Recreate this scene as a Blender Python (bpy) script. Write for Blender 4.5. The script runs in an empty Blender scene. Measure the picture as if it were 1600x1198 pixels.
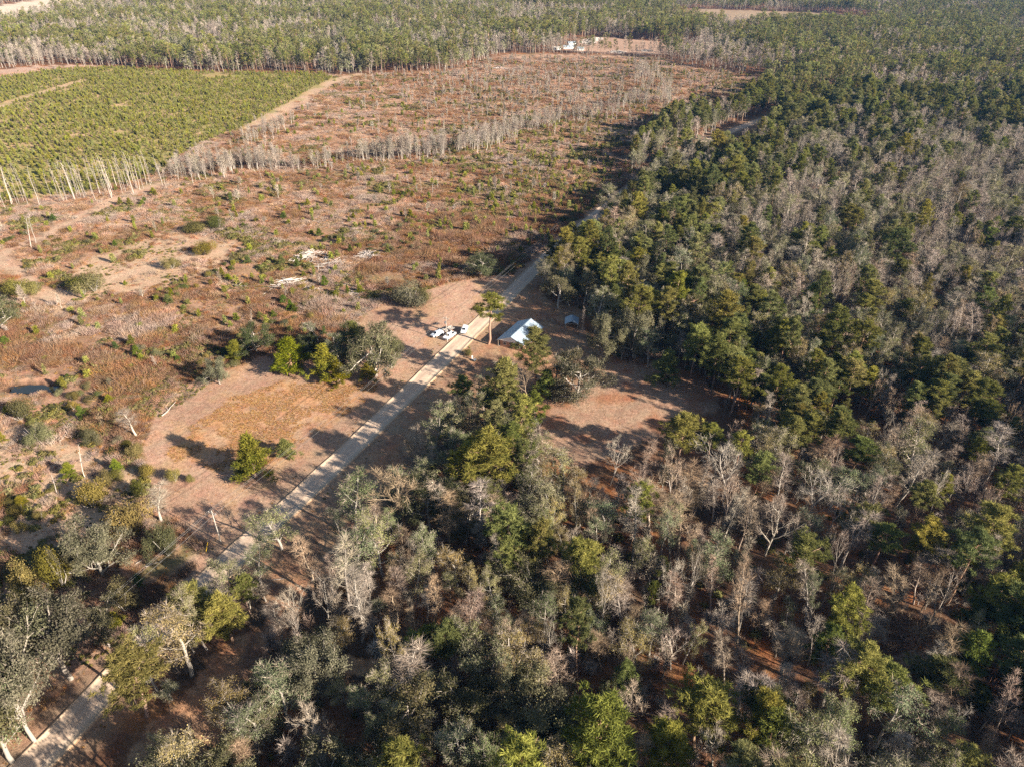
import bpy, math, random
import numpy as np
S = bpy.context.scene
COL = S.collection
R = math.radians
rng = np.random.default_rng(7)

# ------------------------------------------------------------------ camera, sky, sun, exposure
CAM_H = 120.0
FPX = 1109.0                       # focal length in pixels of the 1600 px wide photograph
PITCH = R(32.2)
cam_d = bpy.data.cameras.new('camera')
cam_d.sensor_width = 36.0
cam_d.lens = 36.0 * FPX / 1600.0
cam_d.clip_start = 0.5
cam_d.clip_end = 12000
cam = bpy.data.objects.new('camera', cam_d)
cam.location = (0, 0, CAM_H)
cam.rotation_euler = (math.pi / 2 - PITCH, 0, 0)
COL.objects.link(cam)
S.camera = cam

SUN_EL = R(21.5)
SUN_DIR = np.array([math.cos(R(-31.5)) * math.cos(SUN_EL), math.sin(R(-31.5)) * math.cos(SUN_EL), math.sin(SUN_EL)])
world = bpy.data.worlds.new('World')
S.world = world
world.use_nodes = True
wn = world.node_tree
bg = wn.nodes['Background']
sky = wn.nodes.new('ShaderNodeTexSky')
sky.sky_type = 'NISHITA'
sky.sun_disc = False
sky.sun_elevation = SUN_EL
sky.sun_rotation = math.atan2(SUN_DIR[0], SUN_DIR[1])
sky.air_density = 1.0
sky.dust_density = 1.0
wn.links.new(sky.outputs['Color'], bg.inputs['Color'])
bg.inputs['Strength'].default_value = 0.05

sun_d = bpy.data.lights.new('sun', 'SUN')
sun_d.energy = 5.0
sun_d.angle = R(0.5)
sun_d.color = (1.0, 0.89, 0.75)
sun = bpy.data.objects.new('sun', sun_d)
sun.rotation_euler = (R(90) - SUN_EL, 0, math.atan2(SUN_DIR[0], -SUN_DIR[1]))
sun.location = (200, -120, 300)
COL.objects.link(sun)

S.view_settings.view_transform = 'Standard'
S.view_settings.look = 'None'
S.view_settings.gamma = 1.0
S.view_settings.use_curve_mapping = False
S.view_settings.exposure = 1.7
S.render.engine = 'CYCLES'
cy = S.cycles
cy.max_bounces = 4
cy.diffuse_bounces = 2
cy.glossy_bounces = 2
cy.transmission_bounces = 2
cy.volume_bounces = 0
cy.transparent_max_bounces = 4
cy.use_denoising = False
cy.denoiser = 'OPENIMAGEDENOISE'
cy.denoising_input_passes = 'RGB_ALBEDO_NORMAL'
cy.denoising_prefilter = 'ACCURATE'

# ------------------------------------------------------------------ helpers
SP, CP = math.sin(PITCH), math.cos(PITCH)

def gp(u, v, z=0.0):
    """ground point (metres) seen at pixel u, v of the 1600 x 1198 photograph"""
    a = (u - 800) / FPX
    b = -(v - 599) / FPX
    d = np.array([a, CP + b * SP, -SP + b * CP])
    return (d * ((z - CAM_H) / d[2]) + np.array([0, 0, CAM_H]))[:2]

def pr(x, y, z):
    z = z - CAM_H
    dep = y * CP - z * SP
    dep = np.where(np.abs(dep) < 1, 1, dep)
    return 800 + FPX * x / dep, 599 - FPX * (y * SP + z * CP) / dep, dep

def hash2(ix, iy, seed):
    h = (ix.astype(np.int64) * 374761393 + iy.astype(np.int64) * 668265263 + seed * 974634777) & 0xFFFFFFFF
    h = ((h ^ (h >> 13)) * 1274126177) & 0xFFFFFFFF
    h = (h ^ (h >> 16)) & 0xFFFFFFFF
    return h / 4294967295.0

def vnoise(x, y, seed=0):
    x0 = np.floor(x); y0 = np.floor(y)
    fx = x - x0; fy = y - y0
    fx = fx * fx * (3 - 2 * fx); fy = fy * fy * (3 - 2 * fy)
    a = hash2(x0, y0, seed); b = hash2(x0 + 1, y0, seed)
    c = hash2(x0, y0 + 1, seed); d = hash2(x0 + 1, y0 + 1, seed)
    return (a * (1 - fx) + b * fx) * (1 - fy) + (c * (1 - fx) + d * fx) * fy

def fbm(x, y, scale, seed=0, oct=3):
    s = 0; a = 0.5; t = 0
    for k in range(oct):
        s = s + a * vnoise(x / scale, y / scale, seed + k * 17); t += a
        a *= 0.55; scale *= 0.47
    return s / t

def in_poly(px, py, poly):
    px = np.asarray(px, float); py = np.asarray(py, float)
    ins = np.zeros(px.shape, bool)
    n = len(poly)
    for i in range(n):
        x1, y1 = poly[i]; x2, y2 = poly[(i + 1) % n]
        if y1 == y2:
            continue
        c = ((y1 > py) != (y2 > py)) & (px < (x2 - x1) * (py - y1) / (y2 - y1) + x1)
        ins ^= c
    return ins

def seg_dist(px, py, line):
    best = np.full(np.shape(px), 1e9)
    for (x1, y1), (x2, y2) in zip(line[:-1], line[1:]):
        dx, dy = x2 - x1, y2 - y1
        t = np.clip(((px - x1) * dx + (py - y1) * dy) / (dx * dx + dy * dy), 0, 1)
        best = np.minimum(best, np.hypot(px - x1 - t * dx, py - y1 - t * dy))
    return best

def G(pts):
    return [tuple(gp(u, v)) for u, v in pts]

# ------------------------------------------------------------------ land use (ground plan, metres)
ROAD = G([(-78, 1330), (30, 1215), (113, 1132), (243, 990), (372, 864), (499, 749), (614, 638), (723, 531), (783, 474), (836, 420), (905, 357),
          (985, 294), (1050, 246), (1120, 214), (1205, 181), (1300, 150)])
Z_LAWN = G([(225, 735), (222, 700), (245, 655), (300, 622), (350, 582), (410, 556), (470, 562), (545, 580), (560, 500), (590, 478), (640, 462),
            (700, 443), (755, 432), (790, 430), (815, 432), (730, 520), (640, 610), (500, 748), (372, 860), (345, 868), (300, 835), (262, 800), (238, 770)])
Z_SEDGE = G([(262, 722), (272, 690), (318, 652), (380, 614), (440, 600), (520, 598), (592, 602), (548, 640), (500, 672), (462, 694), (448, 716), (405, 738), (330, 736)])
Z_YARD = G([(395, 872), (425, 930), (400, 980), (345, 1010), (230, 1140), (200, 1198), (330, 1210), (440, 1000), (508, 900), (542, 846), (632, 782), (668, 712),
            (710, 645), (800, 640), (845, 690), (880, 735), (960, 715), (1010, 690), (1080, 655), (1135, 640), (1100, 594), (1060, 576), (960, 562), (925, 525),
            (915, 492), (870, 472), (838, 450), (800, 470), (740, 540)])
Z_CLEAR = G([(800, 650), (830, 605), (930, 590), (960, 562), (1060, 576), (1100, 594), (1135, 640), (1080, 655), (1000, 700), (900, 735), (850, 700)])
Z_PLANT = G([(-150, 180), (0, 122), (100, 108), (180, 105), (300, 112), (505, 115), (525, 124), (470, 158), (410, 188), (330, 218), (280, 246), (215, 284), (100, 305),
             (0, 318), (-200, 360)])
Z_SCRUB = G([(-700, 1150), (-100, 1198), (60, 1120), (372, 850), (640, 590), (820, 418), (900, 352), (1050, 238), (1240, 125), (1060, 100), (1020, 88), (900, 85),
             (790, 84), (740, 98), (700, 112), (540, 118), (480, 116), (190, 112), (170, 104), (60, 106), (0, 118), (-150, 150), (-900, 500)])
Z_OPEN = [G([(800, 650), (835, 700), (850, 745), (890, 782), (955, 770), (1010, 748), (1090, 735), (1170, 690), (1160, 640), (1080, 655), (900, 735)]), G([(1085, 236), (1210, 182), (1228, 198), (1115, 262)]), G([(855, 402), (925, 345), (947, 362), (880, 424)]), G([(60, 1135), (235, 985), (262, 1000), (215, 1100), (200, 1210), (90, 1220)]), G([(20, 1125), (120, 1180), (270, 1200), (220, 1340), (-100, 1340)])]
Z_FARCLEAR = G([(872, 74), (905, 62), (940, 58), (1000, 63), (1105, 71), (1075, 80), (1030, 86), (940, 84), (880, 80)])
Z_SAND = G([(905, 66), (925, 59), (945, 59), (930, 67), (918, 71)])
Z_FAR1 = G([(1045, 16), (1100, 14), (1180, 17), (1300, 21), (1370, 27), (1340, 40), (1180, 42), (1070, 36)])
Z_FAR2 = G([(-60, 16), (0, 9), (40, 3), (60, -4), (160, -8), (150, 12), (60, 24), (0, 34), (-80, 40)])
Z_FAR3 = G([(-120, 126), (0, 111), (40, 104), (110, 102), (165, 105), (110, 109), (40, 114), (-40, 132)])
Z_GAP = [G([(1265, 300), (1300, 292), (1340, 296), (1310, 310), (1270, 312)]), G([(1340, 300), (1400, 297), (1400, 310), (1350, 314)]),
         G([(1430, 490), (1470, 484), (1525, 495), (1500, 508), (1450, 506)]), G([(1330, 556), (1370, 552), (1400, 560), (1350, 566)]),
         G([(1050, 735), (1110, 735), (1120, 765), (1060, 770)]), G([(955, 760), (1000, 758), (1000, 780), (960, 782)]), G([(1230, 700), (1310, 690), (1320, 712), (1250, 716)]),
         G([(660, 880), (700, 870), (705, 890), (665, 905)]), G([(540, 1020), (600, 1030), (590, 1055), (540, 1050)]), G([(640, 1000), (690, 1000), (700, 1025), (650, 1020)])]
TRACKS = [(G([(-200, 440), (0, 398), (60, 372), (120, 344), (170, 318), (215, 300), (245, 288)]), 5.0), (G([(395, 200), (430, 180), (468, 160), (505, 136), (530, 124), (560, 117)]), 6.5),
          (G([(-60, 180), (0, 167), (40, 152), (90, 138), (130, 126)]), 4.0), (G([(0, 405), (80, 470), (160, 440), (300, 400), (370, 390)]), 4.2)]
Z_PALE = G([(60, 470), (150, 400), (260, 360), (370, 375), (340, 420), (260, 450), (150, 470), (80, 500)])
Z_THICK = [G([(0, 485), (120, 472), (330, 520), (420, 485), (520, 470), (562, 500), (545, 560), (430, 545), (360, 572), (300, 600), (180, 622), (60, 575), (0, 585)]),
           G([(560, 425), (640, 352), (760, 330), (900, 300), (930, 330), (835, 408), (745, 430), (640, 440)]), G([(420, 445), (600, 445), (545, 482), (440, 500)])]
Z_PALE2 = G([(0, 650), (110, 690), (225, 745), (215, 800), (120, 850), (40, 870), (-60, 840)])
Z_RUST = G([(180, 330), (450, 270), (700, 260), (930, 300), (840, 410), (700, 420), (600, 470), (440, 470), (250, 540), (0, 600), (0, 520), (240, 470)])
POND = gp(52, 603)

def road_off(x, y):
    return seg_dist(x, y, ROAD)

def height(x, y):
    x = np.asarray(x, float); y = np.asarray(y, float)
    h = (fbm(x, y, 60, 3, 2) - 0.5) * 0.8
    rough = (fbm(x, y, 5, 9, 2) - 0.5) * 0.5
    d = road_off(x, y)
    flat = np.clip((d - 8) / 12, 0, 1)
    h = h * flat + rough * flat * 0.8
    e = np.hypot((x - POND[0]) / 9.0, (y - POND[1]) / 3.0)
    h = h - 2.1 * np.clip(1.25 - e, 0, 0.5) / 0.5
    return h

def h1(x, y):
    return float(height(np.array([x]), np.array([y]))[0])

# ------------------------------------------------------------------ materials
def new_mat(name):
    m = bpy.data.materials.new(name); m.use_nodes = True
    t = m.node_tree
    for n in list(t.nodes):
        if n.type != 'OUTPUT_MATERIAL':
            t.nodes.remove(n)
    return m, t, t.nodes.new, t.links.new, t.nodes['Material Output']

def noise_node(t, scale, detail=3, rough=0.55, coord=None):
    n = t.nodes.new('ShaderNodeTexNoise')
    n.inputs['Scale'].default_value = scale
    n.inputs['Detail'].default_value = detail
    n.inputs['Roughness'].default_value = rough
    if coord is not None:
        t.links.new(coord, n.inputs['Vector'])
    return n

def mapr(t, src, a, b, c, d):
    n = t.nodes.new('ShaderNodeMapRange')
    for k, v in zip(('From Min', 'From Max', 'To Min', 'To Max'), (a, b, c, d)):
        n.inputs[k].default_value = v
    t.links.new(src, n.inputs['Value'])
    return n.outputs[0]

def mixc(t, fac, a, b, mode='MIX'):
    n = t.nodes.new('ShaderNodeMix'); n.data_type = 'RGBA'; n.blend_type = mode
    for sock, val in ((n.inputs['Factor'], fac), (n.inputs[6], a), (n.inputs[7], b)):
        if hasattr(val, 'links') or isinstance(val, bpy.types.NodeSocket):
            t.links.new(val, sock)
        elif isinstance(val, (int, float)):
            sock.default_value = val if sock.type == 'VALUE' else (val, val, val, 1)
        else:
            sock.default_value = (*val, 1)
    return n.outputs[2]

def simple_mat(name, col, rough=0.6, metal=0.0, vary=0.12, scale=3.0, spec=0.4):
    m, t, N, L, out = new_mat(name)
    b = N('ShaderNodeBsdfPrincipled')
    tc = N('ShaderNodeTexCoord')
    n = noise_node(t, scale, 4, 0.6, tc.outputs['Object'])
    v = mapr(t, n.outputs['Fac'], 0.25, 0.75, 1 - vary, 1 + vary)
    c = mixc(t, 1.0, col, v, 'MULTIPLY')
    L(c, b.inputs['Base Color'])
    b.inputs['Roughness'].default_value = rough
    b.inputs['Metallic'].default_value = metal
    b.inputs['Specular IOR Level'].default_value = spec
    L(b.outputs[0], out.inputs['Surface'])
    return m

def leaf_mat(name, ca, cb, transl=0.22, huevar=0.03, valvar=0.28, satvar=0.15):
    """two-tone foliage or twig colour; every plant shifts a little in hue and value"""
    m, t, N, L, out = new_mat(name)
    at = N('ShaderNodeAttribute'); at.attribute_name = 'tone'
    oi = N('ShaderNodeObjectInfo')
    c = mixc(t, at.outputs['Fac'], ca, cb)
    hs = N('ShaderNodeHueSaturation')
    L(c, hs.inputs['Color'])
    L(mapr(t, oi.outputs['Random'], 0, 1, 0.5 - huevar, 0.5 + huevar), hs.inputs['Hue'])
    r2 = N('ShaderNodeMath'); r2.operation = 'MULTIPLY'; r2.inputs[1].default_value = 17.31
    L(oi.outputs['Random'], r2.inputs[0])
    r3 = N('ShaderNodeMath'); r3.operation = 'FRACT'; L(r2.outputs[0], r3.inputs[0])
    L(mapr(t, r3.outputs[0], 0, 1, 1 - valvar, 1 + valvar), hs.inputs['Value'])
    r4 = N('ShaderNodeMath'); r4.operation = 'MULTIPLY'; r4.inputs[1].default_value = 41.7
    L(oi.outputs['Random'], r4.inputs[0])
    r5 = N('ShaderNodeMath'); r5.operation = 'FRACT'; L(r4.outputs[0], r5.inputs[0])
    L(mapr(t, r5.outputs[0], 0, 1, 1 - satvar, 1 + satvar), hs.inputs['Saturation'])
    c2 = mixc(t, 1.0, hs.outputs[0], oi.outputs['Color'], 'MULTIPLY')
    d = N('ShaderNodeBsdfDiffuse'); L(c2, d.inputs['Color'])
    if transl > 0:
        tr = N('ShaderNodeBsdfTranslucent'); L(c2, tr.inputs['Color'])
        mx = N('ShaderNodeMixShader'); mx.inputs[0].default_value = transl
        L(d.outputs[0], mx.inputs[1]); L(tr.outputs[0], mx.inputs[2])
        L(mx.outputs[0], out.inputs['Surface'])
    else:
        L(d.outputs[0], out.inputs['Surface'])
    return m

M = {}
M['needles'] = leaf_mat('pine needles', (0.064, 0.076, 0.024), (0.270, 0.262, 0.085), 0.2, 0.022)
M['young_needles'] = leaf_mat('young pine needles', (0.060, 0.084, 0.018), (0.230, 0.230, 0.050), 0.2, 0.025)
M['oak_leaf'] = leaf_mat('evergreen oak leaves', (0.050, 0.050, 0.026), (0.190, 0.172, 0.092), 0.15, 0.02)
M['moss_leaf'] = leaf_mat('olive mossy leaves', (0.098, 0.098, 0.048), (0.300, 0.288, 0.155), 0.15, 0.02)
M['twig'] = leaf_mat('bare twigs', (0.180, 0.145, 0.112), (0.420, 0.355, 0.290), 0.0, 0.02)
M['bark_pale'] = leaf_mat('pale bark', (0.205, 0.178, 0.148), (0.450, 0.402, 0.350), 0.0, 0.012)
M['bark_pine'] = leaf_mat('pine bark', (0.180, 0.110, 0.075), (0.360, 0.240, 0.175), 0.0, 0.012)
M['brush'] = leaf_mat('rust dry brush', (0.155, 0.085, 0.050), (0.350, 0.210, 0.122), 0.1, 0.018, 0.35, 0.25)
M['brush_tan'] = leaf_mat('tan dry brush', (0.280, 0.172, 0.115), (0.510, 0.335, 0.232), 0.1, 0.018, 0.3, 0.25)
M['brush_grey'] = leaf_mat('grey dry brush', (0.210, 0.150, 0.118), (0.430, 0.320, 0.255), 0.05, 0.018, 0.3, 0.25)
M['plant_needles'] = leaf_mat('planted pine needles', (0.110, 0.118, 0.028), (0.300, 0.285, 0.075), 0.2, 0.02)
M['straw'] = leaf_mat('dry grass straw', (0.290, 0.160, 0.068), (0.470, 0.285, 0.130), 0.15, 0.018, 0.2)
M['shrub_leaf'] = leaf_mat('shrub leaves', (0.085, 0.082, 0.028), (0.230, 0.195, 0.072), 0.18, 0.022)
M['slash'] = leaf_mat('bleached slash wood', (0.300, 0.255, 0.220), (0.580, 0.520, 0.465), 0.0, 0.01)
M['deadwood'] = leaf_mat('weathered dead wood', (0.220, 0.185, 0.158), (0.440, 0.390, 0.345), 0.0, 0.01)

# ------------------------------------------------------------------ mesh building
def make_mesh(name, V, F, mat, tone=None, smooth=False):
    V = np.asarray(V, np.float32); F = np.asarray(F, np.int32)
    me = bpy.data.meshes.new(name)
    k = F.shape[1]
    me.vertices.add(len(V)); me.vertices.foreach_set('co', V.ravel())
    me.loops.add(F.size); me.loops.foreach_set('vertex_index', F.ravel())
    me.polygons.add(len(F)); me.polygons.foreach_set('loop_start', np.arange(0, F.size, k, dtype=np.int32))
    if smooth:
        me.polygons.foreach_set('use_smooth', np.ones(len(F), bool))
    if tone is not None:
        a = me.attributes.new('tone', 'FLOAT', 'POINT')
        a.data.foreach_set('value', np.asarray(tone, np.float32))
    me.materials.append(mat)
    me.update(calc_edges=True)
    return me

class Geo:
    """collects triangles with a tone per vertex"""
    def __init__(s):
        s.v = []; s.f = []; s.t = []; s.n = 0
    def add(s, V, F, tone):
        V = np.asarray(V, float).reshape(-1, 3)
        s.v.append(V); s.f.append(np.asarray(F, int) + s.n)
        s.t.append(np.broadcast_to(np.asarray(tone, float), (len(V),))); s.n += len(V)
    def tube(s, P, Rd, sides, tone=0.5):
        P = np.asarray(P, float); n = len(P)
        T = np.gradient(P, axis=0); T /= np.linalg.norm(T, axis=1, keepdims=True) + 1e-9
        ref = np.array([1, 0, 0.]) if abs(T[0][0]) < 0.7 else np.array([0, 1., 0])
        U = np.cross(T, ref); U /= np.linalg.norm(U, axis=1, keepdims=True) + 1e-9
        W = np.cross(T, U)
        a = np.arange(sides) * 2 * math.pi / sides
        V = P[:, None, :] + np.asarray(Rd)[:, None, None] * (np.cos(a)[None, :, None] * U[:, None, :] + np.sin(a)[None, :, None] * W[:, None, :])
        i, j = np.meshgrid(np.arange(n - 1), np.arange(sides), indexing='ij')
        i = i.ravel(); j = j.ravel(); k = (j + 1) % sides
        A = i * sides + j; Bq = i * sides + k; C = (i + 1) * sides + k; D = (i + 1) * sides + j
        F = np.concatenate([np.stack([A, Bq, C], 1), np.stack([A, C, D], 1)])
        s.add(V.reshape(-1, 3), F, tone)
    def blades(s, P, D, Ln, Wd, tone, rg):
        """one thin triangle per needle or twig"""
        P = np.asarray(P); D = D / (np.linalg.norm(D, axis=1, keepdims=True) + 1e-9)
        n = len(P)
        side = np.cross(D, rg.normal(size=(n, 3))); side /= np.linalg.norm(side, axis=1, keepdims=True) + 1e-9
        side = side * (np.asarray(Wd) * 0.5)[:, None]
        V = np.stack([P - side, P + side, P + D * np.asarray(Ln)[:, None]], 1).reshape(-1, 3)
        s.add(V, np.arange(3 * n).reshape(-1, 3), np.repeat(tone, 3))
    def leaves(s, P, Nrm, size, tone, rg, asp=0.6):
        """one lozenge of two triangles per leaf spray"""
        n = len(P)
        Nrm = Nrm / (np.linalg.norm(Nrm, axis=1, keepdims=True) + 1e-9)
        u = np.cross(Nrm, rg.normal(size=(n, 3))); u /= np.linalg.norm(u, axis=1, keepdims=True) + 1e-9
        w = np.cross(Nrm, u)
        sz = np.asarray(size)[:, None]
        bend = Nrm * sz * 0.18
        V = np.stack([P - u * sz, P - w * sz * asp + bend, P + u * sz, P + w * sz * asp + bend], 1).reshape(-1, 3)
        b = np.arange(n)[:, None] * 4
        F = np.concatenate([b + np.array([[0, 1, 2]]), b + np.array([[0, 2, 3]])])
        s.add(V, F, np.repeat(tone, 4))
    def mesh(s, name, mat, smooth=False):
        return make_mesh(name, np.concatenate(s.v), np.concatenate(s.f), mat, np.concatenate(s.t), smooth)

UP = np.array([0, 0, 1.0])
def nrm(v):
    return v / (np.linalg.norm(v) + 1e-9)

def rot_from(d, ang, az):
    ref = np.array([1.0, 0, 0]) if abs(d[0]) < 0.8 else np.array([0, 1.0, 0])
    u = nrm(np.cross(d, ref)); w = np.cross(d, u)
    return nrm(d * math.cos(ang) + (u * math.cos(az) + w * math.sin(az)) * math.sin(ang))

def grow(rg, p, d, L, r, lvl, P, out):
    n = P['seg'][lvl]
    pts = [p]; dirs = [d]
    for i in range(n):
        d = nrm(d + rg.normal(0, P['wob'][lvl], 3) + UP * P['trop'][lvl])
        p = p + d * L / n
        pts.append(p); dirs.append(d)
    rad = np.linspace(r, r * P['taper'][lvl], n + 1)
    out['tubes'].append((np.array(pts), rad, lvl))
    if lvl >= P['max']:
        out['ends'].append((np.array(pts), np.array(dirs)))
        return
    k = P['kids'][lvl]
    az = rg.uniform(0, 6.28)
    for j in range(k):
        t = P['t0'][lvl] + (1 - P['t0'][lvl]) * (j + rg.uniform(0.2, 0.9)) / k
        t = min(t, 0.99)
        f = t * n; i = min(int(f), n - 1)
        q = pts[i] + (pts[i + 1] - pts[i]) * (f - i)
        az += 2.4 + rg.normal(0, 0.4)
        a = P['ang'][lvl] * rg.uniform(0.75, 1.25)
        if 'prof' in P and lvl == 0:
            l2 = P['W'] * P['prof'](t) * rg.uniform(0.7, 1.1)
        else:
            l2 = L * P['ratio'][lvl] * (1.1 - 0.6 * t) * rg.uniform(0.7, 1.2)
        grow(rg, q, rot_from(dirs[i], a, az), l2, max(0.012, rad[i] * P['rr'][lvl]), lvl + 1, P, out)

def size_of(*geos):
    V = np.concatenate([np.concatenate(g.v) for g in geos if g.n])
    return float(V[:, 2].max()), float(np.percentile(np.hypot(V[:, 0], V[:, 1]), 90)) * 2

def skeleton(rg, P, H, r0, lean=0.03):
    out = {'tubes': [], 'ends': []}
    d = nrm(np.array([rg.normal(0, lean), rg.normal(0, lean), 1]))
    grow(rg, np.array([0, 0, -0.25]), d, H, r0, 0, P, out)
    return out

def wood(out, rg, sides=(7, 5, 3, 3), top=9):
    g = Geo()
    for pts, rad, lvl in out['tubes']:
        if lvl <= top:
            g.tube(pts, rad, sides[lvl], 0.45 + 0.25 * rg.uniform(-1, 1) if lvl else 0.5)
    return g

def twigs(out, rg, per, ln, wd, up=0.25):
    g = Geo()
    P = []; D = []; T = []
    for pts, dirs in out['ends']:
        tn = rg.uniform(0.1, 1)
        for k in range(per):
            f = rg.uniform(0.05, 1) * (len(pts) - 1); i = min(int(f), len(pts) - 2)
            P.append(pts[i] + (pts[i + 1] - pts[i]) * (f - i))
            D.append(dirs[i] * 0.8 + rg.normal(0, 0.45, 3) + UP * up); T.append(np.clip(tn + rg.normal(0, 0.15), 0, 1))
    n = len(P)
    g.blades(np.array(P), np.array(D), rg.uniform(0.5, 1.1, n) * ln, np.full(n, wd), np.array(T), rg)
    return g

# --- species ------------------------------------------------------------------------------------
def bare_tree(seed, H=14, W=3.2, spread=False, lod=0):
    rg = np.random.default_rng(seed)
    if spread:
        P = dict(seg=[6, 5, 4, 3], wob=[.10, .13, .16, .2], trop=[.05, .10, .08, .06], taper=[.35, .3, .3, .4], max=3 if lod == 0 else 2,
                 kids=[8, 6, 4] if lod == 0 else [7, 5, 0], t0=[.30, .2, .15], ang=[.75, .65, .6], ratio=[.5, .55, .5], rr=[.55, .55, .6], W=W * 1.5,
                 prof=lambda t: 1.25 - 0.7 * t)
    else:
        P = dict(seg=[8, 4, 3, 3], wob=[.045, .10, .14, .2], trop=[.05, .12, .08, .05], taper=[.12, .25, .3, .4], max=3 if lod == 0 else 2,
                 kids=[15, 5, 3] if lod == 0 else [11, 4, 0], t0=[.32, .15, .15], ang=[.72, .6, .6], ratio=[.3, .5, .5], rr=[.42, .55, .6], W=W,
                 prof=lambda t: (1.25 - 0.95 * t) if t > 0.45 else 0.75)
    out = skeleton(rg, P, H if not spread else H * 0.68, 0.10 + 0.0045 * H)
    g = wood(out, rg, (7, 5, 3, 3), 2 if lod == 0 else 1)
    c = twigs(out, rg, 7 if lod == 0 else 12, 1.0 if lod == 0 else 1.3, 0.030 if lod == 0 else 0.075)
    return g, c

def leafy_tree(seed, H=12, W=3.6, n=3200, size=0.2, kind='moss', lod=0):
    rg = np.random.default_rng(seed)
    if kind in ('oak', 'lowoak'):
        low = kind == 'lowoak'; kind = 'oak'
        P = dict(seg=[4, 6, 5, 4], wob=[.10, .2, .24, .25], trop=[.02, .06, .05, .03], taper=[.5, .3, .3, .4], max=3, kids=[12 if low else 8, 6, 4], t0=[.06 if low else .28, .25, .2], ang=[1.15 if low else .95, .7, .65],
                 ratio=[.8, .5, .5], rr=[.62, .55, .6], W=W * 1.28, prof=lambda t: 1.12 - 0.45 * t)
        out = skeleton(rg, P, H * 0.55, 0.25, 0.06)
    else:
        P = dict(seg=[7, 4, 3, 3], wob=[.07, .12, .16, .2], trop=[.05, .10, .06, .04], taper=[.2, .3, .3, .4], max=3, kids=[13, 5, 3], t0=[.26, .2, .15], ang=[.85, .65, .6],
                 ratio=[.4, .5, .5], rr=[.45, .55, .6], W=W, prof=lambda t: math.sqrt(max(0.05, 1 - (2 * (t - 0.5)) ** 2)) * 0.95 + 0.15)
        out = skeleton(rg, P, H * 0.86, 0.22)
    g = wood(out, rg, (7, 5, 3, 3), 2 if lod == 0 else 1)
    c = Geo()
    E = out['ends']
    idx = rg.integers(0, len(E), n)
    keep = rg.uniform(0.6 if n > 21000 else 0.15, 1.0, len(E))                    # some boughs stay thin
    idx = idx[rg.uniform(size=n) < keep[idx]]
    n = len(idx)
    f = rg.uniform(0.1, 1.0, n)
    P0 = np.array([E[i][0][0] for i in idx]); P1 = np.array([E[i][0][-1] for i in idx])
    sp = 0.36 if kind == 'oak' else 0.30
    Q = P0 + (P1 - P0) * f[:, None] + rg.normal(0, sp, (n, 3)) * np.array([1, 1, 0.7])
    cen = Q.mean(0); rad = Q - cen
    nr = nrm(rad.T).T if False else rad / (np.linalg.norm(rad, axis=1, keepdims=True) + 1e-6)
    tone_e = rg.uniform(0, 1, len(E))
    tone = np.clip(tone_e[idx] * 0.8 + rg.uniform(0, 0.2, n), 0, 1)
    c.leaves(Q, nr * 0.7 + rg.normal(0, 0.6, (n, 3)) + UP * 0.2, rg.uniform(0.6, 1.25, n) * size, tone, rg)
    tw = twigs(out, rg, 5 if kind == 'moss' else 2, 0.95, 0.038)
    return g, c, tw

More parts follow.
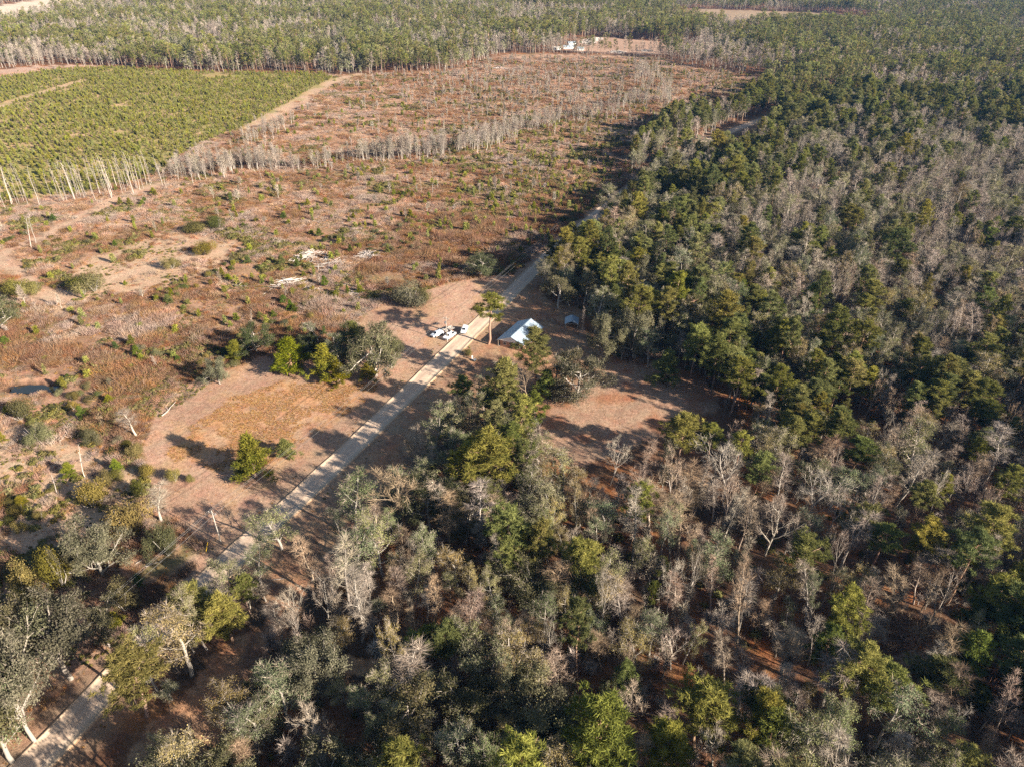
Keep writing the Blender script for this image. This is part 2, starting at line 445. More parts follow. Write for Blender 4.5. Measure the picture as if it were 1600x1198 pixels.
def pine_tree(seed, H=17, W=3.5, lod=0, low=0.48, dens=1.0, young=False):
    rg = np.random.default_rng(seed)
    g = Geo(); c = Geo()
    n = 9
    z = np.linspace(-0.3, H * 0.97, n)
    off = np.cumsum(rg.normal(0, 0.012 * H / n * 4, (n, 2)), axis=0); off[0] = 0
    tr = np.column_stack([off, z])
    r0 = 0.10 + 0.006 * H
    g.tube(tr, np.linspace(r0, 0.04, n), 7 if lod == 0 else 4, np.linspace(0.35, 0.8, n).repeat(7 if lod == 0 else 4))
    nb = int((46 if not young else 40) * dens) if lod == 0 else 18
    az = 0
    P = []; D = []; L = []; Wd = []; T = []
    for k in range(nb):
        t = low + (0.985 - low) * ((k + rg.uniform()) / nb) ** 0.85
        q = np.array([np.interp(t * H, z, tr[:, 0]), np.interp(t * H, z, tr[:, 1]), t * H])
        s = (t - low) / (1 - low)
        if young:
            pf = (1.05 - s) * 0.9 + 0.08
        else:
            pf = (0.62 + 1.1 * s) if s < 0.35 else max(.14, (1 - ((s - 0.35) / 0.68) ** 1.6)) * .95 + .05
        l = W * pf * rg.uniform(0.6, 1.12)
        if rg.uniform() < (0.08 if young else 0.14):
            l *= 0.4
        az += 2.4 + rg.normal(0, 0.5)
        el = (0.05 + 0.55 * s + rg.normal(0, 0.12))
        d = np.array([math.cos(az) * math.cos(el), math.sin(az) * math.cos(el), math.sin(el)])
        m = 4
        pts = [q]; dd = d
        for i in range(m):
            dd = nrm(dd + rg.normal(0, 0.12, 3) + UP * 0.07)
            pts.append(pts[-1] + dd * l / m)
        pts = np.array(pts)
        g.tube(pts, np.linspace(0.02 + 0.016 * l, 0.012, m + 1), 3, 0.6)
        ncl = max(2, int(round((2.2 + 1.75 * l) * (1 if lod == 0 else 0.6))))
        for j in range(ncl):
            u = 0.3 + 0.7 * (j + rg.uniform(0.3, 1)) / ncl
            u = min(u, 1)
            pc = pts[0] + (pts[-1] - pts[0]) * u + rg.normal(0, 0.13 * l + 0.08, 3) * np.array([1, 1, 0.5]) * (1.15 - 0.5 * u)
            nn = (44 if not young else 40) if lod == 0 else 10
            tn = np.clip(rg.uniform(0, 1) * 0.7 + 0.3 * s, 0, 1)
            dirs = rg.normal(0, 1, (nn, 3)) + d * 0.5 + UP * 0.55
            P.append(np.tile(pc, (nn, 1)) + rg.normal(0, 0.14, (nn, 3))); D.append(dirs)
            ll = 0.50 if lod == 0 else 0.85
            if young: ll *= 0.85
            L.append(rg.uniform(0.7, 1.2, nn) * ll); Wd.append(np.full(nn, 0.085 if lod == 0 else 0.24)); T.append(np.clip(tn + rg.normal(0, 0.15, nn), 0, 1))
    c.blades(np.concatenate(P), np.concatenate(D), np.concatenate(L), np.concatenate(Wd), np.concatenate(T), rg)
    return g, c

def snag(seed, H=12):
    rg = np.random.default_rng(seed)
    P = dict(seg=[8, 3, 3], wob=[.05, .15, .2], trop=[.03, .1, .05], taper=[.25, .3, .3], max=2, kids=[9, 2], t0=[.45, .3], ang=[.7, .6], ratio=[.2, .5], rr=[.4, .5], W=1.7,
             prof=lambda t: 1.2 - 0.8 * t)
    out = skeleton(rg, P, H, 0.15, 0.05)
    return wood(out, rg, (6, 4, 3, 3), 2), twigs(out, rg, 5, 0.8, 0.035)

def shrub(seed, n=900, size=0.11, flat=0.8, wob=0.35):
    """leafy bush about 2 m across and 1.6 m high"""
    rg = np.random.default_rng(seed)
    g = Geo(); c = Geo()
    for k in range(9):
        a = rg.uniform(0, 6.28); e = rg.uniform(0.5, 1.4)
        d = np.array([math.cos(a) * math.cos(e), math.sin(a) * math.cos(e), math.sin(e)])
        pts = np.array([[0, 0, -0.1], d * 0.5 + rg.normal(0, .05, 3), d * 1.05 + rg.normal(0, .1, 3)])
        g.tube(pts, [0.04, 0.025, 0.01], 3, 0.5)
    lob = [(rg.normal(0, 0.42, 2), rg.uniform(0.35, 0.75), rg.uniform(0.5, 1.15)) for _ in range(8)]
    P = []; Nn = []; T = []
    for (xy, r, zc) in lob:
        m = n // 8
        v = rg.normal(size=(m, 3)); v /= np.linalg.norm(v, axis=1, keepdims=True)
        q = v * r * rg.uniform(0.55, 1.1, (m, 1)) * np.array([1, 1, flat]) + np.array([xy[0], xy[1], zc * 0.75])
        P.append(q); Nn.append(v + rg.normal(0, wob, (m, 3))); T.append(np.clip(rg.uniform(0, .7) + rg.uniform(0, .3, m), 0, 1))
    P = np.concatenate(P); ok = P[:, 2] > 0.02
    c.leaves(P[ok], np.concatenate(Nn)[ok], rg.uniform(0.6, 1.2, ok.sum()) * size, np.concatenate(T)[ok], rg)
    return g, c

def tuft(seed, n=60, h=1.0, spread=0.45, wd=0.05):
    """dry twigs or straw fanning up from one root"""
    rg = np.random.default_rng(seed)
    g = Geo()
    P = np.column_stack([rg.normal(0, spread * 0.5, n), rg.normal(0, spread * 0.5, n), np.full(n, -0.05)])
    D = np.column_stack([P[:, 0] * 0.9 + rg.normal(0, .3, n), P[:, 1] * 0.9 + rg.normal(0, .3, n), np.ones(n)])
    g.blades(P, D, rg.uniform(0.5, 1.1, n) * h, np.full(n, wd), rg.uniform(0, 1, n), rg)
    P2 = P + D * (rg.uniform(0.3, 0.7, n) * h)[:, None] * 0.6
    g.blades(P2, D + rg.normal(0, .8, (n, 3)), rg.uniform(0.3, 0.6, n) * h, np.full(n, wd * 0.8), rg.uniform(0, 1, n), rg)
    return g

def dome(seed, n=150, size=0.2, h=0.9, r=0.8):
    """cheap low bush used by the thousand"""
    rg = np.random.default_rng(seed)
    g = Geo()
    v = rg.normal(size=(n, 3)); v[:, 2] = np.abs(v[:, 2]); v /= np.linalg.norm(v, axis=1, keepdims=True)
    lump = 0.65 + 0.5 * np.abs(np.sin(v[:, 0] * 4 + seed) * np.cos(v[:, 1] * 5 + seed))
    q = v * (r * lump * rg.uniform(0.5, 1, n))[:, None] * np.array([1, 1, h])
    g.leaves(q, v + rg.normal(0, .5, (n, 3)), rg.uniform(.6, 1.3, n) * size, np.clip(rg.uniform(0, 1, n) * .6 + .3 * v[:, 2], 0, 1), rg)
    return g

LIB = {}
def reg(kind, gs, mats):
    """store the meshes of one variant with its height and crown width"""
    h, w = size_of(*gs)
    LIB.setdefault(kind, []).append(([g.mesh(kind + n, m, s) for (g, n, m, s) in zip(gs, ('_trunk', '_crown', '_twigs'), mats, (True, False, False))], h, w))

for i in range(6):
    reg('pine', pine_tree(100 + i, 16 + (i % 3) * 2, 3.1 + 0.25 * (i % 4), 0, [.36, .48, .30, .42, .34, .52][i]), (M['bark_pine'], M['needles']))
reg('pine', pine_tree(117, 19, 3.6, 0, .56, .62), (M['bark_pine'], M['needles']))
for i in range(4):
    reg('young_pine', pine_tree(150 + i, 6.0, 2.0, 0, 0.08, 1.0, True), (M['bark_pine'], M['young_needles']))
for i in range(7):
    reg('bare', bare_tree(200 + i, 14, 2.3 + 0.35 * (i % 4)), (M['bark_pale'], M['twig']))
for i in range(4):
    reg('bare', bare_tree(230 + i, 13, 3.4, True), (M['bark_pale'], M['twig']))
for i in range(8):
    reg('moss', leafy_tree(300 + i, 13, 3.0 + .25 * (i % 3), 8500, 0.082, 'moss'), (M['bark_pale'], M['moss_leaf'], M['twig']))
for i in range(5):
    reg('oak', leafy_tree(400 + i, 12, 4.6, 20000, 0.105, 'oak'), (M['bark_pale'], M['oak_leaf'], M['twig']))
for i in range(3):
    reg('oak', leafy_tree(440 + i, 10, 4.4, 22000, 0.10, 'lowoak'), (M['bark_pale'], M['oak_leaf'], M['twig']))
for i in range(4):
    reg('snag', snag(500 + i, 12), (M['deadwood'], M['deadwood']))
for i in range(4):
    reg('shrub', shrub(600 + i, 6000, 0.042), (M['bark_pale'], M['shrub_leaf']))
for i in range(3):
    reg('sage', shrub(640 + i, 9000, 0.034, 0.9), (M['bark_pale'], M['oak_leaf']))

# sources for the scattered masses: kept out of the scene, drawn only through geometry nodes
def source(name, meshes):
    col = bpy.data.collections.new(name)
    for i, ms in enumerate(meshes):
        # one mesh per source, several materials
        if len(ms) == 1:
            me = ms[0]
        else:
            Vs = []; Fs = []; Ts = []; Mi = []; n = 0
            me = bpy.data.meshes.new(name)
            for k, m in enumerate(ms):
                v = np.empty(len(m.vertices) * 3, np.float32); m.vertices.foreach_get('co', v)
                f = np.empty(len(m.loops), np.int32); m.loops.foreach_get('vertex_index', f)
                t = np.empty(len(m.vertices), np.float32); m.attributes['tone'].data.foreach_get('value', t)
                Vs.append(v.reshape(-1, 3)); Fs.append(f.reshape(-1, 3) + n); Ts.append(t); Mi.append(np.full(len(f) // 3, k, np.int32)); n += len(t)
            me = make_mesh(name, np.concatenate(Vs), np.concatenate(Fs), ms[0].materials[0], np.concatenate(Ts))
            for m in ms[1:]:
                me.materials.append(m.materials[0])
            me.polygons.foreach_set('material_index', np.concatenate(Mi))
        o = bpy.data.objects.new('%s_%02d' % (name, i), me)
        col.objects.link(o)
    return col

def scatter(name, col, nsrc, X, Y, scl, wid=None, label=None, seed=1, zoff=0.0, idx=None):
    """one stuff object: points on the ground that carry instances"""
    rg = np.random.default_rng(seed)
    n = len(X)
    me = bpy.data.meshes.new(name)
    me.vertices.add(n)
    Z = height(X, Y) + zoff
    me.vertices.foreach_set('co', np.column_stack([X, Y, Z]).astype(np.float32).ravel())
    wid = scl if wid is None else wid
    a = me.attributes.new('scl', 'FLOAT_VECTOR', 'POINT'); a.data.foreach_set('vector', np.column_stack([wid, wid, scl]).astype(np.float32).ravel())
    a = me.attributes.new('rot', 'FLOAT_VECTOR', 'POINT')
    a.data.foreach_set('vector', np.column_stack([rg.normal(0, .05, n), rg.normal(0, .05, n), rg.uniform(0, 6.283, n)]).astype(np.float32).ravel())
    a = me.attributes.new('idx', 'INT', 'POINT'); a.data.foreach_set('value', (rg.integers(0, nsrc, n) if idx is None else idx).astype(np.int32))
    o = bpy.data.objects.new(name, me); COL.objects.link(o)
    o['kind'] = 'stuff'
    if label: o['label'] = label
    ng = bpy.data.node_groups.new(name, 'GeometryNodeTree')
    ng.interface.new_socket('Geometry', in_out='INPUT', socket_type='NodeSocketGeometry')
    ng.interface.new_socket('Geometry', in_out='OUTPUT', socket_type='NodeSocketGeometry')
    N = ng.nodes.new; L = ng.links.new
    gi = N('NodeGroupInput'); go = N('NodeGroupOutput'); ci = N('GeometryNodeCollectionInfo'); ip = N('GeometryNodeInstanceOnPoints')
    ci.inputs['Collection'].default_value = col
    ci.inputs['Separate Children'].default_value = True
    ci.inputs['Reset Children'].default_value = True
    def named(nm, ty):
        q = N('GeometryNodeInputNamedAttribute'); q.data_type = ty; q.inputs['Name'].default_value = nm
        return q.outputs[0]
    L(gi.outputs[0], ip.inputs['Points']); L(ci.outputs[0], ip.inputs['Instance'])
    ip.inputs['Pick Instance'].default_value = True
    L(named('idx', 'INT'), ip.inputs['Instance Index']); L(named('rot', 'FLOAT_VECTOR'), ip.inputs['Rotation']); L(named('scl', 'FLOAT_VECTOR'), ip.inputs['Scale'])
    L(ip.outputs[0], go.inputs[0])
    md = o.modifiers.new('scatter', 'NODES'); md.node_group = ng
    return o

# ------------------------------------------------------------------ ground sheet
def build_ground():
    fine = np.linspace(-R(60), R(60), 521)
    coarse = np.linspace(R(60), R(300), 41)[1:-1]
    ang = np.concatenate([fine, coarse])             # measured from +Y, clockwise
    rr = [32.0]
    while rr[-1] < 5200:
        rr.append(rr[-1] * 1.0085)
    rr = np.array(rr)
    A, RR = np.meshgrid(ang, rr)
    X = (RR * np.sin(A)).ravel(); Y = (RR * np.cos(A)).ravel()
    na, nr = len(ang), len(rr)
    X = np.append(X, 0.0); Y = np.append(Y, 0.0)
    Z = height(X, Y)
    i, j = np.meshgrid(np.arange(nr - 1), np.arange(na), indexing='ij')
    i = i.ravel(); j = j.ravel(); k = (j + 1) % na
    q = np.stack([i * na + j, i * na + k, (i + 1) * na + k, (i + 1) * na + j], 1)[:, ::-1]
    F = np.concatenate([np.stack([q[:, 0], q[:, 1], q[:, 2]], 1), np.stack([q[:, 0], q[:, 2], q[:, 3]], 1)])
    jj = np.arange(na)
    F = np.concatenate([F, np.stack([np.full(na, len(X) - 1), (jj + 1) % na, jj], 1)])
    # albedo by land use
    wob = 2.2 + 0.012 * np.hypot(X, Y)
    xw = X + (fbm(X, Y, 9, 31) - .5) * 2 * wob; yw = Y + (fbm(X, Y, 9, 57) - .5) * 2 * wob
    n1 = fbm(X, Y, 22, 5)[:, None]; n2 = fbm(X, Y, 7, 71)[:, None]; n3 = fbm(X, Y, 70, 91)[:, None]
    n4 = fbm(X, Y, 2.6, 131, 2)[:, None]
    def mx(a, b, f):
        return a * (1 - f) + np.array(b) * f
    def st(n, a, b):
        return np.clip((n - a) / (b - a), 0, 1)
    # leaf litter of the woods
    C = np.tile(np.array([0.155, 0.085, 0.050]), (len(X), 1))
    C = mx(C, (0.290, 0.125, 0.050), st(n2, .5, .68))
    C = mx(C, (0.085, 0.060, 0.042), st(n1, .55, .7))
    # scrub of the cut-over field
    sc = np.tile(np.array([0.345, 0.202, 0.130]), (len(X), 1))
    sc = mx(sc, (0.430, 0.280, 0.192), st(n1, .5, .66))
    sc = mx(sc, (0.270, 0.150, 0.088), st(n2, .52, .68))
    sc = mx(sc, (0.180, 0.130, 0.090), st(n4, .55, .72))
    sc = mx(sc, (0.180, 0.165, 0.070), st(n3 * .5 + n2 * .5, .54, .66) * .7)
    rust = in_poly(xw, yw, Z_RUST)[:, None]
    for q in Z_THICK:
        sc = np.where(in_poly(xw, yw, q)[:, None], mx(sc, (0.185, 0.112, 0.070), .25 + .6 * st(n2, .38, .6)), sc)
    sc = np.where(rust, mx(sc, (0.270, 0.148, 0.082), .45 * st(n1, .3, .6)), sc)
    pale = (in_poly(xw, yw, Z_PALE) | in_poly(xw, yw, Z_PALE2))[:, None]
    sc = np.where(pale, mx(sc, (0.450, 0.310, 0.200), .75), sc)
    m = in_poly(xw, yw, Z_SCRUB)[:, None]
    C = np.where(m, sc, C)
    m = in_poly(xw, yw, Z_PLANT)[:, None]
    C = np.where(m, mx(mx(np.tile(np.array([0.320, 0.235, 0.105]), (len(X), 1)), (0.250, 0.225, 0.080), st(n2, .4, .6)), (0.430, 0.290, 0.160), st(n1, .55, .7)), C)
    yd = mx(np.tile(np.array([0.320, 0.205, 0.125]), (len(X), 1)), (0.360, 0.190, 0.105), st(n2, .45, .65))
    yd = mx(yd, (0.200, 0.120, 0.080), st(n4, .55, .75))
    C = np.where(in_poly(xw, yw, Z_YARD)[:, None], yd, C)
    cl = mx(np.tile(np.array([0.325, 0.208, 0.140]), (len(X), 1)), (0.300, 0.150, 0.085), st(n2, .45, .65))
    C = np.where(in_poly(xw, yw, Z_CLEAR)[:, None], cl, C)
    lw = mx(np.tile(np.array([0.395, 0.248, 0.170]), (len(X), 1)), (0.330, 0.202, 0.135), st(n1, .4, .65))
    lw = mx(lw, (0.385, 0.240, 0.140), st(n2, .55, .75))
    xs = X + (fbm(X, Y, 6, 231) - .5) * 9; ys = Y + (fbm(X, Y, 6, 257) - .5) * 9
    sg = in_poly(xs, ys, Z_SEDGE)[:, None]
    lw = np.where(sg, mx(lw, (0.420, 0.220, 0.090), .15 + .5 * st(n4, .35, .65)), lw)
    xl = X + (fbm(X, Y, 9, 31) - .5) * 3; yl = Y + (fbm(X, Y, 9, 57) - .5) * 3
    C = np.where(in_poly(xl, yl, Z_LAWN)[:, None], lw, C)
    for line, w in TRACKS:
        d = seg_dist(xw, yw, line)[:, None]
        C = mx(C, (0.460, 0.315, 0.215), np.clip(1.25 - d / w, 0, 1) * .9)
    for poly, c in ((Z_FARCLEAR, (0.360, 0.235, 0.165)), (Z_FAR1, (0.300, 0.215, 0.140)), (Z_FAR2, (0.600, 0.480, 0.360)), (Z_FAR3, (0.430, 0.290, 0.215)), (Z_SAND, (0.720, 0.620, 0.540))):
        C = np.where(in_poly(xw if poly is not Z_SAND else X, yw if poly is not Z_SAND else Y, poly)[:, None], np.array(c) * (.8 + .4 * n1), C)
    for poly in Z_GAP:
        C = np.where(in_poly(xl, yl, poly)[:, None], mx(np.tile(np.array([0.330, 0.165, 0.085]), (len(X), 1)), (0.36, .24, .14), st(n1, .45, .6)), C)
    d = road_off(X, Y)[:, None]
    C = mx(C, (0.330, 0.225, 0.150), np.clip(1.6 - d / 6.5, 0, 1) * (.5 + .5 * n2) * (d < 12))
    e = np.hypot((X - POND[0]) / 9.0, (Y - POND[1]) / 3.0)[:, None]
    C = mx(C, (0.075, 0.045, 0.030), np.clip((1.3 - e) * 4, 0, 1))
    m, t, N, L, out = new_mat('ground')
    at = N('ShaderNodeAttribute'); at.attribute_name = 'albedo'
    tc = N('ShaderNodeTexCoord'); ob = tc.outputs['Object']
    f1 = noise_node(t, 0.9, 5, .65, ob); f2 = noise_node(t, 3.5, 4, .7, ob); f3 = noise_node(t, 0.25, 3, .6, ob)
    v = mapr(t, f1.outputs['Fac'], .3, .7, .72, 1.25)
    v2 = mapr(t, f2.outputs['Fac'], .3, .7, .70, 1.30)
    c = mixc(t, 1.0, at.outputs['Color'], v, 'MULTIPLY'); c = mixc(t, 1.0, c, v2, 'MULTIPLY')
    hs = N('ShaderNodeHueSaturation'); L(c, hs.inputs['Color'])
    L(mapr(t, f3.outputs['Fac'], .3, .7, .488, .51), hs.inputs['Hue'])
    L(mapr(t, f3.outputs['Fac'], .3, .7, 1.05, .92), hs.inputs['Saturation'])
    b = N('ShaderNodeBsdfDiffuse'); L(hs.outputs[0], b.inputs['Color'])
    bp = N('ShaderNodeBump'); bp.inputs['Strength'].default_value = .55; bp.inputs['Distance'].default_value = .22
    mh = N('ShaderNodeMath'); mh.operation = 'ADD'; L(f1.outputs['Fac'], mh.inputs[0]); L(f2.outputs['Fac'], mh.inputs[1])
    L(mh.outputs[0], bp.inputs['Height']); L(bp.outputs[0], b.inputs['Normal'])
    L(b.outputs[0], out.inputs['Surface'])
    me = make_mesh('ground', np.column_stack([X, Y, Z]), F, m, None, True)
    a = me.attributes.new('albedo', 'FLOAT_COLOR', 'POINT')
    a.data.foreach_set('color', np.column_stack([C, np.ones(len(X))]).astype(np.float32).ravel())
    o = bpy.data.objects.new('ground', me); COL.objects.link(o); o['kind'] = 'structure'
    o['label'] = 'wide flat ground of tan grass, cut-over scrub and leaf litter'
    return o
build_ground()

def smooth_line(pts, step=2.0):
    P = np.array(pts)
    for _ in range(3):
        Q = [P[0]]
        for a, b in zip(P[:-1], P[1:]):
            Q += [a * .75 + b * .25, a * .25 + b * .75]
        Q.append(P[-1]); P = np.array(Q)
    d = np.concatenate([[0], np.cumsum(np.hypot(*np.diff(P, axis=0).T))])
    s = np.arange(0, d[-1], step)
    return np.column_stack([np.interp(s, d, P[:, 0]), np.interp(s, d, P[:, 1])])

def build_road():
    P = smooth_line(ROAD, 1.5)
    T = np.gradient(P, axis=0); T /= np.linalg.norm(T, axis=1, keepdims=True)
    Nn = np.column_stack([T[:, 1], -T[:, 0]])          # to the right when driving away
    prof = [(-5.0, -.06), (-4.4, .05), (-4.0, .24), (-3.75, .22), (-3.45, .10), (-2.4, .14), (-1.2, .20), (0, .23), (1.2, .20), (2.4, .14), (3.3, .10), (3.6, .18), (3.85, .26), (4.2, .14), (4.6, .02), (5.1, -.10)]
    n = len(P); s = np.arange(n)
    wl = 1 + (fbm(s * 1.5, s * 0, 14, 401) - .5) * .16
    V = []; U = []
    for k, (u, z) in enumerate(prof):
        jit = (fbm(s * 1.5, s * 0 + k * 31, 3.2, 411) - .5)
        edge = abs(u) > 3.2
        uu = u * .80 * wl + jit * (.35 if edge else .1)
        zz = z * (1 + jit * 1.4 if edge and z > .1 else 1) + jit * .04
        V.append(np.column_stack([P + Nn * uu[:, None], height(P[:, 0] + Nn[:, 0] * uu, P[:, 1] + Nn[:, 1] * uu) + zz])); U.append(np.full(n, u))
    V = np.stack(V, 1); U = np.stack(U, 1); m = len(prof)
    i, j = np.meshgrid(np.arange(n - 1), np.arange(m - 1), indexing='ij'); i = i.ravel(); j = j.ravel()
    F = np.stack([i * m + j, i * m + j + 1, (i + 1) * m + j + 1, (i + 1) * m + j], 1)
    mt, t, N, L, out = new_mat('sandy road')
    at = N('ShaderNodeAttribute'); at.attribute_name = 'across'
    tc = N('ShaderNodeTexCoord')
    n1 = noise_node(t, .35, 5, .65, tc.outputs['Object']); n2 = noise_node(t, 2.2, 4, .7, tc.outputs['Object'])
    cr = N('ShaderNodeValToRGB')
    e = cr.color_ramp.elements
    e[0].position = 0; e[0].color = (.30, .19, .11, 1); e[1].position = 1; e[1].color = (.30, .19, .11, 1)
    for p, c in ((.06, (.36, .23, .14, 1)), (.12, (.47, .355, .255, 1)), (.18, (.53, .395, .29, 1)), (.30, (.58, .445, .335, 1)), (.40, (.51, .375, .275, 1)), (.5, (.55, .415, .315, 1)), (.60, (.51, .375, .275, 1)), (.70, (.58, .445, .335, 1)), (.82, (.48, .38, .28, 1)), (.89, (.50, .38, .265, 1)), (.95, (.36, .23, .14, 1))):
        x = e.new(p); x.color = c
    L(mapr(t, at.outputs['Fac'], -5, 5, 0, 1), cr.inputs[0])
    c = mixc(t, 1.0, cr.outputs[0], mapr(t, n1.outputs['Fac'], .3, .7, .86, 1.1), 'MULTIPLY')
    c = mixc(t, 1.0, c, mapr(t, n2.outputs['Fac'], .3, .7, .88, 1.1), 'MULTIPLY')
    b = N('ShaderNodeBsdfDiffuse'); L(c, b.inputs['Color'])
    bp = N('ShaderNodeBump'); bp.inputs['Strength'].default_value = .3; bp.inputs['Distance'].default_value = .08
    L(n2.outputs['Fac'], bp.inputs['Height']); L(bp.outputs[0], b.inputs['Normal'])
    L(b.outputs[0], out.inputs['Surface'])
    me = make_mesh('dirt_road', V.reshape(-1, 3), F[:, ::-1], mt, None, True)
    a = me.attributes.new('across', 'FLOAT', 'POINT'); a.data.foreach_set('value', U.astype(np.float32).ravel())
    o = bpy.data.objects.new('dirt_road', me); COL.objects.link(o); o['kind'] = 'structure'
    o['label'] = 'straight sandy dirt road with low banks on both edges'
    # face up whatever the winding
    if me.polygons[0].normal.z < 0:
        me.flip_normals()
build_road()

# pond
def build_pond():
    n = 40; a = np.arange(n) * 2 * math.pi / n
    rr = 1 + .16 * np.sin(3 * a + 1) + .10 * np.sin(5 * a) + .07 * np.sin(9 * a + 2)
    V = np.column_stack([POND[0] + np.cos(a) * 9.2 * rr, POND[1] + np.sin(a) * 2.5 * rr, np.full(n, -1.15)])
    V = np.vstack([V, [POND[0], POND[1], -1.15]])
    F = np.stack([np.full(n, n), np.arange(n), (np.arange(n) + 1) % n], 1)
    m, t, N, L, out = new_mat('pond water')
    b = N('ShaderNodeBsdfPrincipled'); b.inputs['Base Color'].default_value = (.02, .022, .018, 1); b.inputs['Roughness'].default_value = .06
    tc = N('ShaderNodeTexCoord'); n1 = noise_node(t, 1.5, 3, .5, tc.outputs['Object'])
    bp = N('ShaderNodeBump'); bp.inputs['Strength'].default_value = .05; bp.inputs['Distance'].default_value = .05
    L(n1.outputs['Fac'], bp.inputs['Height']); L(bp.outputs[0], b.inputs['Normal'])
    L(b.outputs[0], out.inputs['Surface'])
    o = bpy.data.objects.new('pond_water', make_mesh('pond_water', V, F, m)); COL.objects.link(o); o['kind'] = 'structure'
    o['label'] = 'small dark pond sunk between scrubby banks'
build_pond()

# ------------------------------------------------------------------ things: helpers
NAME = {'pine': 'pine_tree', 'young_pine': 'young_pine', 'bare': 'bare_tree', 'moss': 'mossy_tree', 'oak': 'oak_tree', 'snag': 'dead_tree', 'shrub': 'green_shrub', 'sage': 'grey_shrub'}
CAT = {'pine': 'pine tree', 'young_pine': 'young pine', 'bare': 'bare tree', 'moss': 'mossy tree', 'oak': 'live oak', 'snag': 'dead tree', 'shrub': 'shrub', 'sage': 'shrub'}
GROUP = {'pine': 'pines standing in the woods', 'young_pine': 'young pines in the open ground', 'bare': 'leafless trees of the woods and tree lines', 'moss': 'olive mossy trees of the woods',
         'oak': 'evergreen oaks of the woods', 'snag': 'dead standing trees at the field edge', 'shrub': 'green shrubs of the scrub', 'sage': 'grey-green shrubs of the scrub'}
TINT = {'pine': [('green', (1, 1, 1)), ('yellow-green', (1.18, 1.07, .85)), ('dark green', (.72, .78, .72))],
        'young_pine': [('green', (1, 1, 1)), ('yellow-green', (1.25, 1.1, .7)), ('dark green', (.65, .8, .75))],
        'bare': [('grey', (1, 1, 1)), ('pinkish', (1.03, .93, .87)), ('brownish', (.92, .80, .66)), ('whitish', (1.15, 1.14, 1.12))],
        'moss': [('olive', (1, 1, .9)), ('grey-green', (.82, .95, .92)), ('tan', (1.15, .92, .74))],
        'oak': [('dull green', (1, 1, 1)), ('grey-green', (1.02, 1.06, 1.12)), ('dark green', (.62, .75, .62))],
        'snag': [('pale grey', (1, 1, 1)), ('whitish', (1.2, 1.2, 1.2))],
        'shrub': [('green', (1, 1, 1)), ('yellow-green', (1.2, 1.08, .8)), ('dark green', (.6, .72, .6))],
        'sage': [('grey-green', (1, 1.03, 1.05)), ('pale grey', (1.25, 1.2, 1.15))]}
PARTS = ('trunk', 'crown', 'bare_foliage')

def tag(o, label, cat, group=None):
    o['label'] = label; o['category'] = cat
    if group: o['group'] = group
    return o

def empty(name, x, y, z=0.0, rz=0.0):
    o = bpy.data.objects.new(name, None); COL.objects.link(o)
    o.empty_display_size = .5
    o.location = (x, y, z); o.rotation_euler = (0, 0, rz)
    return o

def part(name, me, parent, loc=(0, 0, 0), rot=(0, 0, 0)):
    o = bpy.data.objects.new(name, me); COL.objects.link(o); o.parent = parent
    o.location = loc; o.rotation_euler = rot
    return o

def px_height(u, vb, vt):
    x, y = gp(u, vb)
    lo, hi = 0.2, 70.0
    for _ in range(40):
        mid = (lo + hi) / 2
        if pr(x, y, mid)[1] > vt: lo = mid
        else: hi = mid
    return lo

def plant(kind, x, y, h, w, tint, label, var=None, group=None, rz=None):
    lib = LIB[kind]
    meshes, H0, W0 = lib[rng.integers(0, len(lib)) if var is None else var % len(lib)]
    o = empty(NAME[kind], x, y, h1(x, y), rng.uniform(0, 6.28) if rz is None else rz)
    o.scale = (w / W0, w / W0, h / H0)
    o.rotation_euler[0] = rng.normal(0, .03) * (group is None); o.rotation_euler[1] = rng.normal(0, .03) * (group is None)
    tag(o, label, CAT[kind], group or GROUP[kind])
    col = TINT[kind][tint][1]
    for nm, me in zip(PARTS, meshes):
        c = part(nm if kind not in ('shrub', 'sage') or nm != 'trunk' else 'stem', me, o)
        if nm == 'crown' or kind in ('bare', 'snag'):
            c.color = (*col, 1)
    return o

